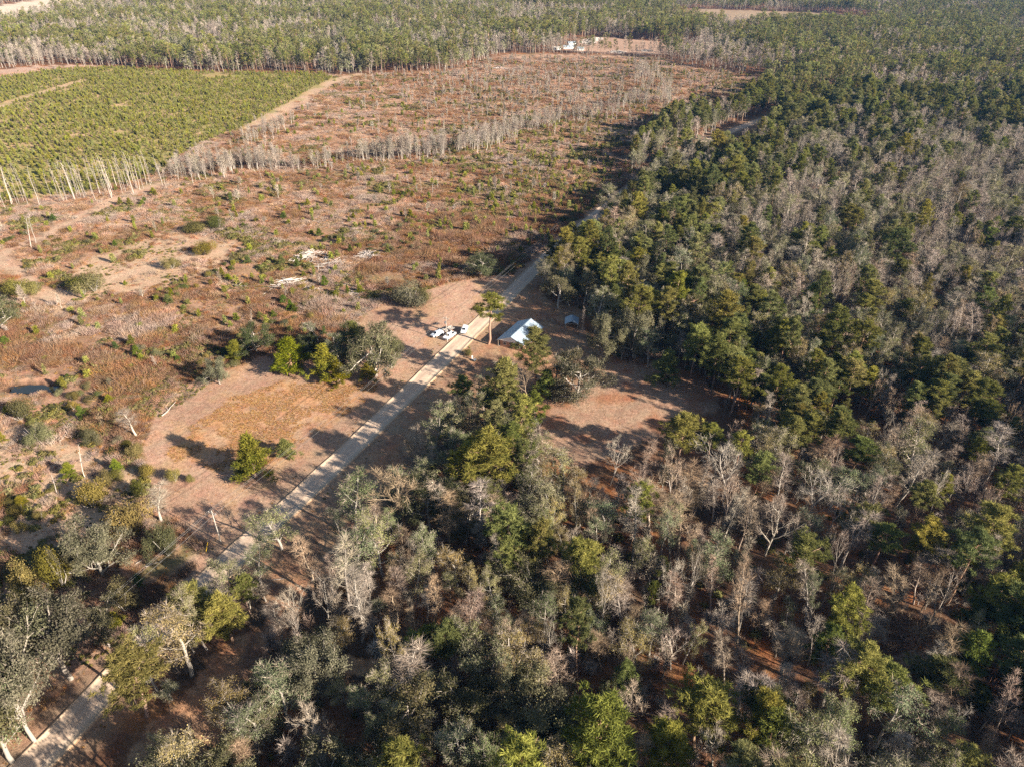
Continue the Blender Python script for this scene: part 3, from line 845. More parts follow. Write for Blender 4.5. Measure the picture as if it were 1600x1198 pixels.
# ------------------------------------------------------------------ trees and shrubs placed one by one (ground point, height, crown width)
# kind, foot px, top px, crown width px, tint, label, variant
HERO = [
 ('pine', 763, 538, 457, 54, 1, 'solitary tall pine with long bare trunk beside the road by the house', 6),
 ('young_pine', 401, 747, 676, 48, 0, 'bushy green pine standing alone in the orange grass field', 0),
 ('young_pine', 388, 742, 700, 28, 0, 'shorter green pine leaning against the lone field pine', 1),
 ('young_pine', 447, 712, 684, 27, 0, 'small round pine beside the road, right of the lone field pine', 2),
 ('oak', 588, 588, 500, 84, 1, 'big round grey-green oak at the edge of the mown field', 5),
 ('pine', 558, 575, 500, 34, 2, 'dark narrow pine directly left of the big grey-green field oak', 2),
 ('young_pine', 458, 582, 525, 46, 1, 'yellow-green pine at the left end of the field clump', 3),
 ('young_pine', 437, 580, 560, 20, 0, 'low pine bush at the foot of the left clump pine', 0),
 ('young_pine', 512, 592, 536, 36, 1, 'bright pine in the middle of the field clump', 2),
 ('young_pine', 532, 600, 566, 34, 1, 'low yellow pine in front of the field clump', 1),
 ('young_pine', 578, 592, 565, 26, 1, 'small bright pine in front of the big field oak', 0),
 ('oak', 550, 560, 505, 56, 2, 'dark oak rising behind the middle of the field clump', 6),
 ('oak', 486, 560, 518, 44, 2, 'low dark oak behind the yellow-green field pine', 7),
 ('oak', 612, 575, 520, 46, 0, 'rounded oak leaning out from the right side of the field clump', 6),
 ('moss', 535, 580, 520, 40, 1, 'dark mossy tree in the heart of the field clump', 0),
 ('oak', 402, 550, 502, 62, 2, 'dark spreading oak alone above the orange grass field', 7),
 ('moss', 500, 540, 500, 42, 1, 'grey mossy tree behind the field clump', 1),
 ('young_pine', 372, 562, 530, 26, 1, 'small pine left of the dark spreading oak', 2),
 ('sage', 640, 478, 442, 56, 0, 'round grey-green shrub clump on the far mown lawn', 0),
 ('sage', 662, 474, 452, 34, 1, 'pale shrub at the right side of the lawn shrub clump', 1),
 ('oak', 752, 432, 397, 52, 2, 'dark green round oak behind the far mown lawn', 5),
 ('bare', 252, 813, 755, 40, 3, 'bare white tree at the near end of the mown field', 0),
 ('oak', 160, 897, 812, 92, 1, 'large grey-green bushy oak left of the utility pole', 6),
 ('oak', 120, 905, 850, 56, 0, 'smaller bushy oak at the left side of the large grey-green one', 7),
 ('shrub', 202, 835, 783, 62, 1, 'tall yellow-tan bush behind the large grey bush', 0),
 ('shrub', 145, 792, 758, 44, 1, 'rounded mustard-yellow bush in the near scrub', 1),
 ('sage', 264, 866, 812, 50, 0, 'shaggy grey-green bush between the white tree and road', 1),
 ('shrub', 98, 915, 858, 48, 1, 'yellow-green bush below the large grey bush', 2),
 ('shrub', 48, 935, 880, 44, 1, 'yellow-green bush near the left edge above the big oaks', 3),
 ('sage', 198, 955, 905, 44, 1, 'silver-grey bush beside the road verge', 2),
 ('shrub', 40, 965, 925, 40, 1, 'yellow bush touching the top of the bottom-left oaks', 0),
 ('moss', 440, 858, 792, 78, 0, 'olive mossy tree overhanging the right edge of the road', 2),
 ('pine', 230, 1120, 1012, 92, 1, 'broad round pine beside the road near the bottom', 3),
 ('pine', 312, 990, 912, 66, 1, 'yellow-green pine leaning over the road shadow', 4),
 ('pine', 365, 1005, 925, 64, 1, 'bright green pine just behind the road-shadow pine', 0),
 ('moss', 300, 1055, 955, 80, 2, 'half-bare tan tree between the two roadside pines', 3),
 ('moss', 360, 945, 872, 62, 0, 'olive tree at the bend of the woods above the roadside pines', 4),
 ('oak', 30, 1118, 950, 150, 1, 'huge pale-limbed oak at the left edge near the bottom', 0),
 ('oak', 112, 1060, 945, 135, 1, 'wide pale-limbed oak whose boughs reach the road', 1),
 ('oak', 25, 1040, 925, 125, 0, 'dense oak at the left edge behind the huge oak', 2),
 ('oak', 55, 1158, 1012, 112, 1, 'wide pale-limbed oak leaning towards the road beside the huge oak', 1),
 ('oak', 172, 1010, 935, 62, 0, 'smaller dull green oak between the wide oak and the road', 4),
 ('moss', 20, 1190, 1075, 90, 1, 'grey-green mossy tree in front of the huge oak', 3),
 ('oak', -5, 1215, 1050, 150, 0, 'dull green oak at the very bottom-left of the woods', 3),
 ('oak', 0, 520, 458, 78, 1, 'grey-green oak cut by the left edge in the scrub', 6),
 ('oak', 344, 600, 556, 44, 1, 'pale green round tree at the corner of the mown field', 7),
 ('sage', 62, 692, 658, 38, 0, 'grey round bush in the left scrub below the pond', 0),
 ('sage', 145, 692, 668, 34, 0, 'grey bush behind the leaning white snag', 1),
 ('bare', 214, 682, 634, 34, 3, 'bare whitish tree at the left tip of the mown field', 1),
 ('snag', 133, 746, 698, 20, 1, 'leaning white snag in the near-left scrub', 0),
 ('snag', 90, 772, 742, 12, 0, 'thin dead pole in the near-left scrub', 1),
 ('snag', 50, 390, 338, 20, 0, 'tall dead tree by the pale track at the left', 2),
 ('snag', 56, 380, 334, 10, 0, 'second dead tree just behind the one by the pale track', 3),
 ('shrub', 148, 455, 422, 44, 0, 'green bush cluster in the pale open scrub', 0),
 ('shrub', 130, 460, 432, 30, 2, 'darker bush joined to the pale-scrub bush cluster', 1),
 ('shrub', 30, 462, 436, 40, 0, 'broad green bush near the left edge of the scrub', 2),
 ('shrub', 55, 458, 438, 36, 0, 'green bush beside the broad left-edge bush', 3),
 ('shrub', 318, 398, 374, 30, 1, 'pale yellow bush in the open scrub', 0),
 ('shrub', 310, 362, 344, 34, 0, 'bright green bush below the fallen branches', 1),
 ('shrub', 342, 358, 334, 28, 2, 'dark green bush right of the bright green one', 2),
 ('shrub', 270, 420, 400, 26, 0, 'round green bush left of the pale yellow bush', 3),
 ('shrub', 104, 1, 1, 1, 0, '', 0),
 ('young_pine', 102, 518, 560, 1, 0, '', 0),
 ('shrub', 32, 655, 625, 34, 0, 'green bush near the left edge below the pond', 1),
 ('shrub', 214, 712, 690, 24, 0, 'dark bush at the left tip of the mown field', 2),
 ('young_pine', 112, 745, 722, 20, 1, 'small pine at the foot of the leaning white snag', 2),
 ('shrub', 165, 757, 738, 26, 0, 'green bush right of the leaning snag', 3),
 ('shrub', 184, 752, 735, 24, 0, 'second green bush right of the leaning snag', 0),
 ('shrub', 232, 744, 722, 22, 1, 'yellow-green bush at the near corner of the mown field', 1),
 ('shrub', 274, 752, 733, 22, 1, 'reddish-yellow bush at the near end of the mown field', 2),
 ('shrub', 300, 752, 739, 16, 0, 'small round bush right of the reddish-yellow bush', 3),
 ('shrub', 215, 775, 752, 26, 2, 'dark bush above the yellow-tan bush', 0),
 ('shrub', 34, 805, 788, 22, 0, 'round green bush in the bare scrub at lower left', 1),
 ('shrub', 66, 812, 797, 18, 1, 'small yellow bush in the bare scrub at lower left', 2),
 ('shrub', 36, 832, 815, 20, 1, 'yellow-green bush below the round lower-left bush', 3),
 ('shrub', 731, 556, 546, 16, 0, 'round green bush beside the road in the house yard', 0),
 # house cluster
 ('pine', 836, 612, 508, 50, 0, 'pine hiding the right side of the house roof', 4),
 ('oak', 902, 622, 553, 84, 0, 'pale-limbed oak at the edge of the grassy clearing', 6),
 ('oak', 945, 565, 488, 56, 1, 'grey-green oak behind the small shed, at the clearing', 5),
 ('oak', 990, 560, 478, 70, 1, 'broad grey-green oak at the top corner of the clearing', 7),
 ('oak', 872, 482, 425, 58, 0, 'spreading oak where the road meets the house yard', 3),
 ('moss', 912, 480, 425, 46, 0, 'olive tree over the small shed', 1),
 ('moss', 930, 520, 452, 46, 0, 'olive tree just right of the small shed', 3),
 ('sage', 880, 622, 590, 50, 1, 'grey thicket at the foot of the clearing oak', 0),
 ('bare', 798, 618, 560, 52, 3, 'bare pale tree right of the house yard shadows', 9),
 ('bare', 825, 622, 572, 44, 2, 'bare brownish tree in the clump by the house', 10),
 ('moss', 865, 612, 556, 52, 0, 'olive tree in the clump between house and clearing', 5),
 ('young_pine', 855, 618, 575, 34, 0, 'low pine in the clump between house and clearing', 1),
 ('moss', 880, 600, 545, 48, 2, 'tan half-bare tree behind the pale-limbed clearing oak', 0),
 ('bare', 907, 540, 480, 12, 0, 'thin bare trunk standing at the small shed', 2),
 # clearing edge and right woods
 ('young_pine', 1040, 596, 545, 40, 0, 'round pine on the upper edge of the grassy clearing', 2),
 ('pine', 1078, 592, 505, 46, 0, 'tall pine behind the low round pine on the upper clearing edge', 3),
 ('moss', 1012, 574, 508, 46, 1, 'grey-green mossy tree behind the low round pine', 2),
 ('pine', 1112, 612, 520, 48, 2, 'dark pine at the upper corner of the grassy clearing', 0),
 ('pine', 1140, 650, 556, 50, 0, 'pine at the far-side tip of the grassy clearing', 5),
 ('pine', 1062, 735, 648, 62, 1, 'broad bright pine below the grassy clearing', 3),
 ('pine', 1104, 728, 660, 42, 0, 'slimmer pine right of the broad bright pine', 5),
 ('moss', 1030, 735, 676, 44, 0, 'olive tree left of the broad bright pine', 1),
 ('bare', 953, 758, 680, 52, 0, 'fan-shaped bare tree on the lower edge of the clearing', 10),
 ('bare', 1000, 758, 682, 34, 1, 'pinkish bare tree beside the fan-shaped bare tree', 3),
 ('bare', 1130, 790, 693, 96, 0, 'wide bare tree with many upright grey limbs right of the clearing pines', 8),
 ('bare', 1012, 835, 755, 50, 1, 'pinkish bare tree in the lower woods', 0),
 ('bare', 988, 875, 760, 36, 0, 'tall slim bare trunk in the lower woods', 4),
 ('bare', 1060, 862, 768, 44, 2, 'brown-topped bare tree with white stem', 1),
 ('bare', 1195, 868, 770, 70, 0, 'bare tree with branches fanned from a low fork', 7),
 ('bare', 1255, 820, 725, 78, 0, 'spreading bare tree in the shaded right woods', 8),
 ('bare', 1400, 790, 690, 60, 0, 'tall bare grey tree in the right woods', 3),
 ('bare', 635, 830, 712, 100, 2, 'big spreading bare oak beside the road shadows', 9),
 ('oak', 672, 835, 740, 70, 2, 'dark evergreen tree behind the big bare oak', 3),
 ('bare', 682, 755, 683, 30, 0, 'slim bare tree above the big bare oak', 2),
 ('moss', 600, 900, 808, 84, 0, 'olive tree in front of the big bare oak', 2),
 ('moss', 566, 905, 818, 66, 1, 'grey-green tree at the woods edge below the road', 3),
 ('pine', 768, 790, 665, 82, 1, 'large sunlit pine in the strip of woods', 0),
 ('pine', 735, 785, 690, 60, 1, 'sunlit pine left of the large strip pine', 2),
 ('moss', 745, 690, 608, 46, 0, 'olive tree with white limbs at the top of the strip', 4),
 ('oak', 800, 705, 622, 70, 1, 'silvery sage-green oak at the grassy clearing corner', 4),
 ('moss', 842, 745, 682, 62, 0, 'olive tree at the lower corner of the clearing', 5),
 ('young_pine', 696, 680, 652, 24, 1, 'small pine at the edge of the shaded mown strip', 0),
 ('bare', 470, 985, 905, 70, 3, 'bare whitish tree at the woods edge by the mown strip', 8),
 ('pine', 1085, 1170, 1075, 96, 1, 'broad yellow-green pine near the bottom right of middle', 3),
 ('pine', 1030, 1215, 1128, 70, 1, 'pale pine at the bottom left of the broad yellow pine', 4),
 ('pine', 1355, 1130, 1040, 70, 0, 'round pine in the lower right woods', 1),
 ('pine', 1300, 1020, 912, 62, 0, 'dark pine with orange ground at its foot', 2),
 ('bare', 1452, 980, 912, 60, 3, 'white twisted bare tree in deep shade', 9),
 ('bare', 505, 1170, 1090, 60, 3, 'bare pale tree with crooked limbs at the bottom', 9),
 ('bare', 660, 1210, 1138, 64, 3, 'bare crooked white tree at the bottom middle', 10),
 ('oak', 500, 1085, 980, 96, 1, 'grey-green oak in the woods left of the bottom middle', 1),
 ('oak', 830, 1150, 1060, 110, 0, 'broad dull green oak at the bottom middle', 3),
 ('oak', 740, 1150, 1065, 100, 0, 'broad olive-green oak left of the bottom-middle oak', 4),
]
hero_xy = []
n_hero = {}
for (kind, u, vb, vt, wpx, tint, label, var) in HERO:
    if not label:
        continue
    x, y = gp(u, vb)
    h = px_height(u, vb, vt)
    dep = float(pr(x, y, h * .6)[2])
    w = wpx * dep / FPX
    plant(kind, x, y, h, w, tint, label, var, 'trees and shrubs picked out along road, field and house')
    hero_xy.append((x, y, w))
    n_hero[kind] = n_hero.get(kind, 0) + 1
hero_xy = np.array(hero_xy)

# ------------------------------------------------------------------ woods: where each kind grows (seen crown position: pine, mossy, bare, oak, density)
ANCH = np.array([
 (100, 40, .25, .15, .6, 0, 1), (60, 70, .1, .2, .7, 0, 1), (250, 60, .5, .25, .25, 0, 1), (400, 60, .78, .1, .12, 0, 1), (600, 80, .85, .1, .05, 0, 1), (300, 20, .45, .15, .4, 0, 1),
 (500, 20, .6, .1, .3, 0, 1), (700, 50, .55, .2, .25, 0, 1), (850, 60, .25, .2, .55, 0, 1), (800, 95, .3, .2, .5, 0, 1), (1000, 50, .65, .1, .25, 0, 1), (1000, 25, .5, .1, .4, 0, 1),
 (1150, 85, .88, .07, .05, 0, 1), (1150, 38, .4, .2, .4, 0, 1), (1300, 80, .88, .07, .05, 0, 1), (1500, 100, .9, .05, .05, 0, 1), (1400, 38, .5, .1, .4, 0, 1), (1300, 10, .8, .05, .15, 0, 1),
 (1250, 150, .8, .1, .1, 0, 1), (1400, 150, .7, .12, .18, 0, 1), (1560, 170, .7, .1, .2, 0, 1), (1060, 190, .7, .15, .15, 0, 1), (1075, 225, .1, .25, .65, 0, 1), (1150, 270, .85, .12, .03, 0, 1),
 (1250, 240, .65, .2, .15, 0, 1), (1400, 200, .4, .25, .35, 0, 1), (1500, 260, .12, .25, .63, 0, .9), (1350, 260, .3, .3, .4, 0, .9), (1450, 330, .1, .3, .6, 0, .9), (1580, 350, .2, .2, .6, 0, .9),
 (1300, 330, .12, .38, .5, 0, .8), (1050, 300, .6, .3, .1, 0, 1), (960, 340, .6, .3, .1, 0, 1), (1000, 380, .2, .6, .2, 0, 1), (1150, 380, .12, .5, .38, 0, .9), (1280, 400, .5, .32, .18, 0, 1),
 (1400, 420, .3, .3, .4, 0, .9), (1550, 430, .15, .25, .6, 0, .9), (900, 420, .65, .25, .1, 0, 1), (880, 460, .45, .4, .05, .1, 1), (1000, 470, .2, .3, .1, .4, 1), (1100, 500, .3, .4, .1, .2, 1),
 (1250, 500, .5, .35, .15, 0, 1), (1400, 520, .3, .35, .35, 0, .9), (1550, 540, .3, .3, .4, 0, .9), (1150, 600, .8, .15, .05, 0, 1), (1280, 620, .7, .25, .05, 0, .9), (1450, 620, .4, .3, .3, 0, .85),
 (1560, 650, .5, .2, .3, 0, .85), (1000, 720, .2, .4, .4, 0, .7), (1200, 720, .25, .3, .45, 0, .75), (1270, 790, .12, .2, .68, 0, .75), (1400, 760, .25, .2, .55, 0, .7), (1520, 790, .3, .25, .45, 0, .75),
 (1380, 870, .6, .2, .2, 0, .7), (1560, 900, .7, .2, .1, 0, .75), (800, 720, .65, .35, 0, 0, 1), (700, 760, .3, .6, .1, 0, 1), (600, 860, .1, .7, .2, 0, 1), (750, 860, .15, .65, .1, .1, .9),
 (850, 830, .15, .65, .1, .1, .85), (1000, 850, .12, .35, .53, 0, .75), (1100, 900, .25, .3, .45, 0, .7), (1200, 950, .25, .3, .45, 0, .7), (1450, 950, .5, .25, .25, 0, .65), (1570, 1000, .7, .2, .1, 0, .8),
 (500, 960, .05, .55, .4, 0, .85), (450, 1010, 0, .25, .1, .65, .9), (650, 960, .08, .5, .42, 0, .8), (800, 960, .08, .5, .42, 0, .75), (900, 960, .05, .25, .1, .6, .85), (1000, 1000, .05, .3, .65, 0, .7),
 (400, 1120, 0, .3, .2, .5, .9), (600, 1080, .05, .3, .1, .55, .85), (760, 1080, .03, .2, .07, .7, .95), (850, 1100, .05, .25, .1, .6, .85), (1000, 1120, .15, .45, .4, 0, .7), (1080, 1110, .7, .15, .15, 0, .7),
 (1200, 1060, .2, .3, .5, 0, .7), (1350, 1080, .6, .2, .2, 0, .7), (1450, 1100, .3, .2, .5, 0, .7), (1250, 1180, .6, .2, .2, 0, .8), (100, 1050, 0, .15, .1, .75, .9), (0, 900, .05, .4, .2, .35, .6)], float)

def composition(u, v):
    d2 = (u[:, None] - ANCH[None, :, 0]) ** 2 + ((v[:, None] - ANCH[None, :, 1]) * 1.5) ** 2
    w = 1 / (d2 + 900) ** 1.6
    w /= w.sum(1, keepdims=True)
    return w @ ANCH[:, 2:7]

def woods_mask(x, y):
    open_ = np.zeros(len(x), bool)
    for p in [Z_SCRUB, Z_PLANT, Z_LAWN, Z_YARD, Z_CLEAR, Z_FARCLEAR, Z_FAR1, Z_FAR2, Z_FAR3] + Z_GAP + Z_OPEN:
        open_ |= in_poly(x, y, p)
    open_ &= ~in_poly(x, y, Z_CLUMP)
    return ~open_ & (road_off(x, y) > 7.5)
Z_CLUMP = G([(1022, 205), (1062, 186), (1110, 192), (1150, 204), (1090, 236), (1040, 264), (1000, 285), (985, 268)])

def jitter_grid(x0, x1, y0, y1, s, rg):
    gx, gy = np.meshgrid(np.arange(x0, x1, s), np.arange(y0, y1, s))
    gx = gx.ravel() + (np.floor(gy.ravel() / s).astype(int) % 2) * s * .5
    return gx + rg.uniform(-.42, .42, gx.size) * s, gy.ravel() + rg.uniform(-.42, .42, gx.size) * s

KINDS4 = ['pine', 'moss', 'bare', 'oak']
rgw = np.random.default_rng(21)
X, Y = jitter_grid(-150, 520, 20, 640, 4.2, rgw)
u, v, dep = pr(X, Y, 9.0)
ok = (dep > 30) & (u > -160) & (u < 2050) & (v < 1500) & woods_mask(X, Y)
X, Y, u, v = X[ok], Y[ok], u[ok], v[ok]
cp = composition(np.clip(u, 0, 1600), np.clip(v, 0, 1198))
gapn = fbm(X, Y, 16, 611, 2)
keep = (rgw.uniform(size=len(X)) < cp[:, 4] * .95) & (gapn < .5 + .3 * cp[:, 4])
for hx, hy, hw in hero_xy:
    keep &= np.hypot(X - hx, Y - hy) > 2.0 + hw * .22
X, Y, cp = X[keep], Y[keep], cp[keep]
kn = np.stack([fbm(X, Y, 14, 700 + 40 * k, 2) for k in range(4)], 1)
wu, wv, _ = pr(X, Y, 9.0)
wk = cp[:, :4] * np.exp((kn - .5) * 6) * np.where((cp[:, 0] < .62)[:, None], np.array([.55, 1.15, 1.1, .85]), np.array([.95, 1.1, .9, .9])) * np.where(((wu > 930) & (wv > 640))[:, None], np.array([.75, .75, 1.7, .5]), 1.0) * np.where(((wu > 1180) & (wv > 210) & (wv < 450))[:, None], np.array([.6, 1, 1.5, 1]), 1.0)
wk = np.cumsum(wk / wk.sum(1, keepdims=True), axis=1)
kd = (rgw.uniform(size=(len(X), 1)) > wk).sum(1).clip(0, 3)
hmean = np.array([16.0, 12.6, 13.6, 11.5])[kd]
hh = hmean * np.clip(rgw.normal(1, .26, len(X)), .45, 1.6)
ww = np.array([6.1, 6.3, 5.3, 10.0])[kd] * np.clip(rgw.normal(1, .2, len(X)), .6, 1.5) * np.sqrt(hh / hmean)
sel = (kd != 3) | (hash2(np.floor(X / 6.2), np.floor(Y / 6.2), 3) > .45)        # oaks need more room
X, Y, kd, hh, ww = X[sel], Y[sel], kd[sel], hh[sel], ww[sel]

# grey leafless lines across the cut-over field
def along(line, n, spread, rg):
    P = np.array(G(line)); d = np.concatenate([[0], np.cumsum(np.hypot(*np.diff(P, axis=0).T))])
    s = rg.uniform(0, d[-1], n)
    return np.interp(s, d, P[:, 0]) + rg.normal(0, spread, n), np.interp(s, d, P[:, 1]) + rg.normal(0, spread, n)
HEDGE = [([(290, 284), (330, 272), (400, 263), (432, 262)], 85, 5, 13), ([(430, 264), (500, 262), (560, 252)], 36, 4, 10), ([(572, 250), (640, 247), (700, 240), (765, 226), (800, 214)], 150, 5, 13.5),
         ([(800, 206), (870, 190), (945, 184)], 70, 6, 11), ([(375, 232), (430, 206), (440, 196)], 40, 6, 10), ([(1000, 108), (1022, 140), (1035, 165)], 60, 7, 13), ([(940, 170), (1000, 160), (1030, 165)], 40, 7, 10),
         ([(255, 290), (300, 262), (330, 250)], 26, 5, 11), ([(640, 150), (760, 130), (850, 140)], 40, 22, 8)]
hx, hy, hz = [], [], []
for line, n, sp, h in HEDGE:
    a, b = along(line, n, sp, rgw); hx.append(a); hy.append(b); hz.append(h * rgw.uniform(.7, 1.2, n))
hx = np.concatenate(hx); hy = np.concatenate(hy); hz = np.concatenate(hz)
X = np.concatenate([X, hx]); Y = np.concatenate([Y, hy]); kd = np.concatenate([kd, np.full(len(hx), 2)]); hh = np.concatenate([hh, hz]); ww = np.concatenate([ww, hz * rgw.uniform(.28, .42, len(hx))])
is_hedge = np.zeros(len(X), bool); is_hedge[-len(hx):] = True

REGION = [(640, 700, 'beside the shaded mown strip'), (600, 880, 'just right of the dirt road'), (450, 1060, 'below the road near the bottom'), (680, 1130, 'at the bottom middle'), (760, 730, 'between road and grassy clearing'),
          (780, 930, 'in the lower middle woods'), (960, 760, 'below the grassy clearing'), (980, 960, 'in the shaded woods below the clearing'), (950, 1130, 'at the bottom right of middle'),
          (1180, 590, 'right of the grassy clearing'), (1180, 780, 'in the woods around the fanned bare tree'), (1200, 1000, 'in the shaded lower right woods'), (1300, 1150, 'at the bottom towards the right'),
          (1520, 1120, 'in the bottom right corner'), (1530, 920, 'at the right edge, lower half'), (1520, 720, 'at the right edge, halfway down'), (1360, 680, 'in the deep right-hand woods'),
          (1530, 480, 'at the right edge, upper half'), (1340, 480, 'in the upper right woods'), (1130, 470, 'behind the grassy clearing'), (930, 430, 'behind the house'), (1000, 330, 'beside the far road'),
          (1180, 330, 'in the grey woods past the house'), (1200, 230, 'along the far stretch of road'), (1420, 280, 'in the grey upper right woods'), (1050, 210, 'in the clump left of the far road'),
          (1400, 150, 'in the far right pinewood'), (360, 260, 'in the grey line at the field corner'), (500, 250, 'in the low grey tree line'), (660, 230, 'in the long grey tree line'), (860, 190, 'in the thin far tree line'),
          (1015, 130, 'in the tree line below the far clearing'), (750, 130, 'in the far scrub'), (90, 1060, 'left of the road at the bottom'), (100, 880, 'in the lower left scrub'), (100, 300, 'beside the young plantation'),
          (100, 620, 'around the pond'), (200, 420, 'in the pale open scrub'), (480, 360, 'in the middle of the scrub'), (300, 330, 'near the track end'), (500, 500, 'above the mown field'), (650, 420, 'in the scrub beyond the lawn'),
          (760, 320, 'in the scrub left of the road'), (40, 760, 'at the left edge, lower half')]
ORD = ['leftmost'] + [n + ' from left' for n in 'second third fourth fifth sixth seventh eighth ninth tenth eleventh twelfth thirteenth fourteenth'.split()] + ['rightmost']
LOOK = {'pine': 'pine', 'young_pine': 'young pine', 'bare': 'bare tree', 'moss': 'mossy tree', 'oak': 'evergreen oak', 'snag': 'dead tree', 'shrub': 'bush', 'sage': 'bush'}

def plant_many(kind, rows):
    """rows of x, y, h, w become things with a label of their own"""
    lib = LIB[kind]
    H = np.array([r[2] for r in rows]); Wd = np.array([r[3] for r in rows]); q = np.quantile(H, [.33, .67]); qw = np.quantile(Wd / H, [.33, .67])
    cells = {}
    for (x, y, h, w) in rows:
        u, v, _ = pr(x, y, h * .6)
        reg_ = min(REGION, key=lambda r: (r[0] - u) ** 2 + 1.6 * (r[1] - v) ** 2)[2]
        ti = int(rng.integers(0, len(TINT[kind]))) if not (kind == 'bare' and v < 300 and u < 1040) else 3 * int(rng.uniform() < .75)
        sz = 'small' if h < q[0] else 'tall' if h > q[1] else 'mid-height'
        if kind in ('shrub', 'sage'): sz = {'small': 'low', 'tall': 'large', 'mid-height': 'middling'}[sz]
        sh = 'narrow' if w / h < qw[0] else 'broad' if w / h > qw[1] else ''
        cells.setdefault((sz, sh, ti, reg_), []).append((float(u), x, y, h, w))
    for (sz, sh, ti, reg_), L in cells.items():
        L.sort()
        for i, (u, x, y, h, w) in enumerate(L):
            base = ' '.join(z for z in (sz, sh, TINT[kind][ti][0], LOOK[kind]) if z)
            lab = base + ' ' + reg_
            if len(L) > 1:
                lab += ', ' + (ORD[i] if i < len(ORD) - 1 and i < len(L) - 1 else 'rightmost')
                if len(lab.split()) < 14: lab += ' of such'
                if len(lab.split()) > 16: lab = lab.replace(' in the ', ' in ').replace(' at the ', ' at ').replace(' of the ', ' of ')
            plant(kind, x, y, h, w, ti, lab)

def big_in_view(x, y, h, w, n):
    u, v, dep = pr(x, y, h * .6)
    size = np.where((u > -25) & (u < 1625) & (v > -10) & (v < 1215), w * h * (FPX / dep) ** 2, 0)
    order = np.argsort(-size)[:n]
    m = np.zeros(len(x), bool); m[order] = True
    return m & (size > 0)

SRC = {}
for k in KINDS4 + ['shrub', 'sage', 'young_pine']:
    SRC[k] = source('scatter_' + k, [a[0] for a in LIB[k]])
STUFF = {'pine': 'pinewood', 'moss': 'mossy_woodland', 'bare': 'leafless_woodland', 'oak': 'oak_woodland'}
BUDGET = {'pine': 290, 'moss': 290, 'bare': 290, 'oak': 200}
for ki, k in enumerate(KINDS4):
    m = kd == ki
    x, y, h, w = X[m], Y[m], hh[m], ww[m]
    pick = big_in_view(x, y, h, w, BUDGET[k] - n_hero.get(k, 0))
    plant_many(k, list(zip(x[pick], y[pick], h[pick], w[pick])))
    r = ~pick
    lib = LIB[k]; nl = len(lib)
    idx = np.random.default_rng(5 + ki).integers(0, nl, r.sum())
    H0 = np.array([a[1] for a in lib])[idx]; W0 = np.array([a[2] for a in lib])[idx]
    scatter(STUFF[k] + '_forest', SRC[k], nl, x[r], y[r], h[r] / H0, w[r] / W0, 'dense woods of many ' + LOOK[k] + 's, too many to count', 31 + ki, idx=idx)

# far woods: light meshes by the ten thousand
FAR = {'pine': source('far_pine', [[g.mesh('far_pine', m) for g, m in zip(pine_tree(900 + i, 16, 4.0, 1, .45), (M['bark_pine'], M['needles']))] for i in range(5)]),
       'moss': source('far_moss', [[g.mesh('far_moss', m) for g, m in zip(leafy_tree(920 + i, 12, 3.2, 420, .42, 'moss', 1)[:2], (M['bark_pale'], M['moss_leaf']))] for i in range(4)]),
       'bare': source('far_bare', [[g.mesh('far_bare', m) for g, m in zip(bare_tree(940 + i, 13, 2.9, False, 1), (M['bark_pale'], M['twig']))] for i in range(5)])}
rgf = np.random.default_rng(77)
fx, fy = [], []
for (y0, y1, s) in ((300, 700, 5.0), (700, 1200, 6.0), (1200, 2000, 7.6), (2000, 3000, 11.0)):
    w_ = y1 * .80 + 100
    a, b = jitter_grid(-w_, w_, y0, y1, s, rgf)
    u, v, dep = pr(a, b, 9.0)
    o = (u > -130) & (u < 1760) & woods_mask(a, b) & ~((a > -150) & (a < 520) & (b < 640))
    fx.append(a[o]); fy.append(b[o])
fx = np.concatenate(fx); fy = np.concatenate(fy)
u, v, dep = pr(fx, fy, 9.0)
cp = composition(u, v)
kn = np.stack([fbm(fx, fy, 38, 800 + 40 * k, 3) * .5 + .5 * fbm(fx, fy, 120, 860 + 40 * k, 2) for k in range(4)], 1)
wk = cp[:, :4] * np.exp((kn - .5) * 14) * np.array([1.0, 1.0, 1.1, 1]); wk = np.cumsum(wk / wk.sum(1, keepdims=True), axis=1)
fk = (rgf.uniform(size=(len(fx), 1)) > wk).sum(1).clip(0, 2)
keep = fbm(fx, fy, 30, 991, 2) < .74
for ki, k in enumerate(('pine', 'moss', 'bare')):
    m = (fk == ki) & keep
    sc = np.clip(rgf.normal(1.05, .3, m.sum()) + (fbm(fx[m], fy[m], 60, 1234, 2) - .5) * .5, .45, 1.7)
    scatter('far_' + STUFF[k] + '_forest', FAR[k], {'pine': 5, 'moss': 4, 'bare': 5}[k], fx[m], fy[m], sc, sc * rgf.uniform(.95, 1.35, m.sum()), 'far woods of ' + LOOK[k] + 's running to the horizon', 51 + ki)

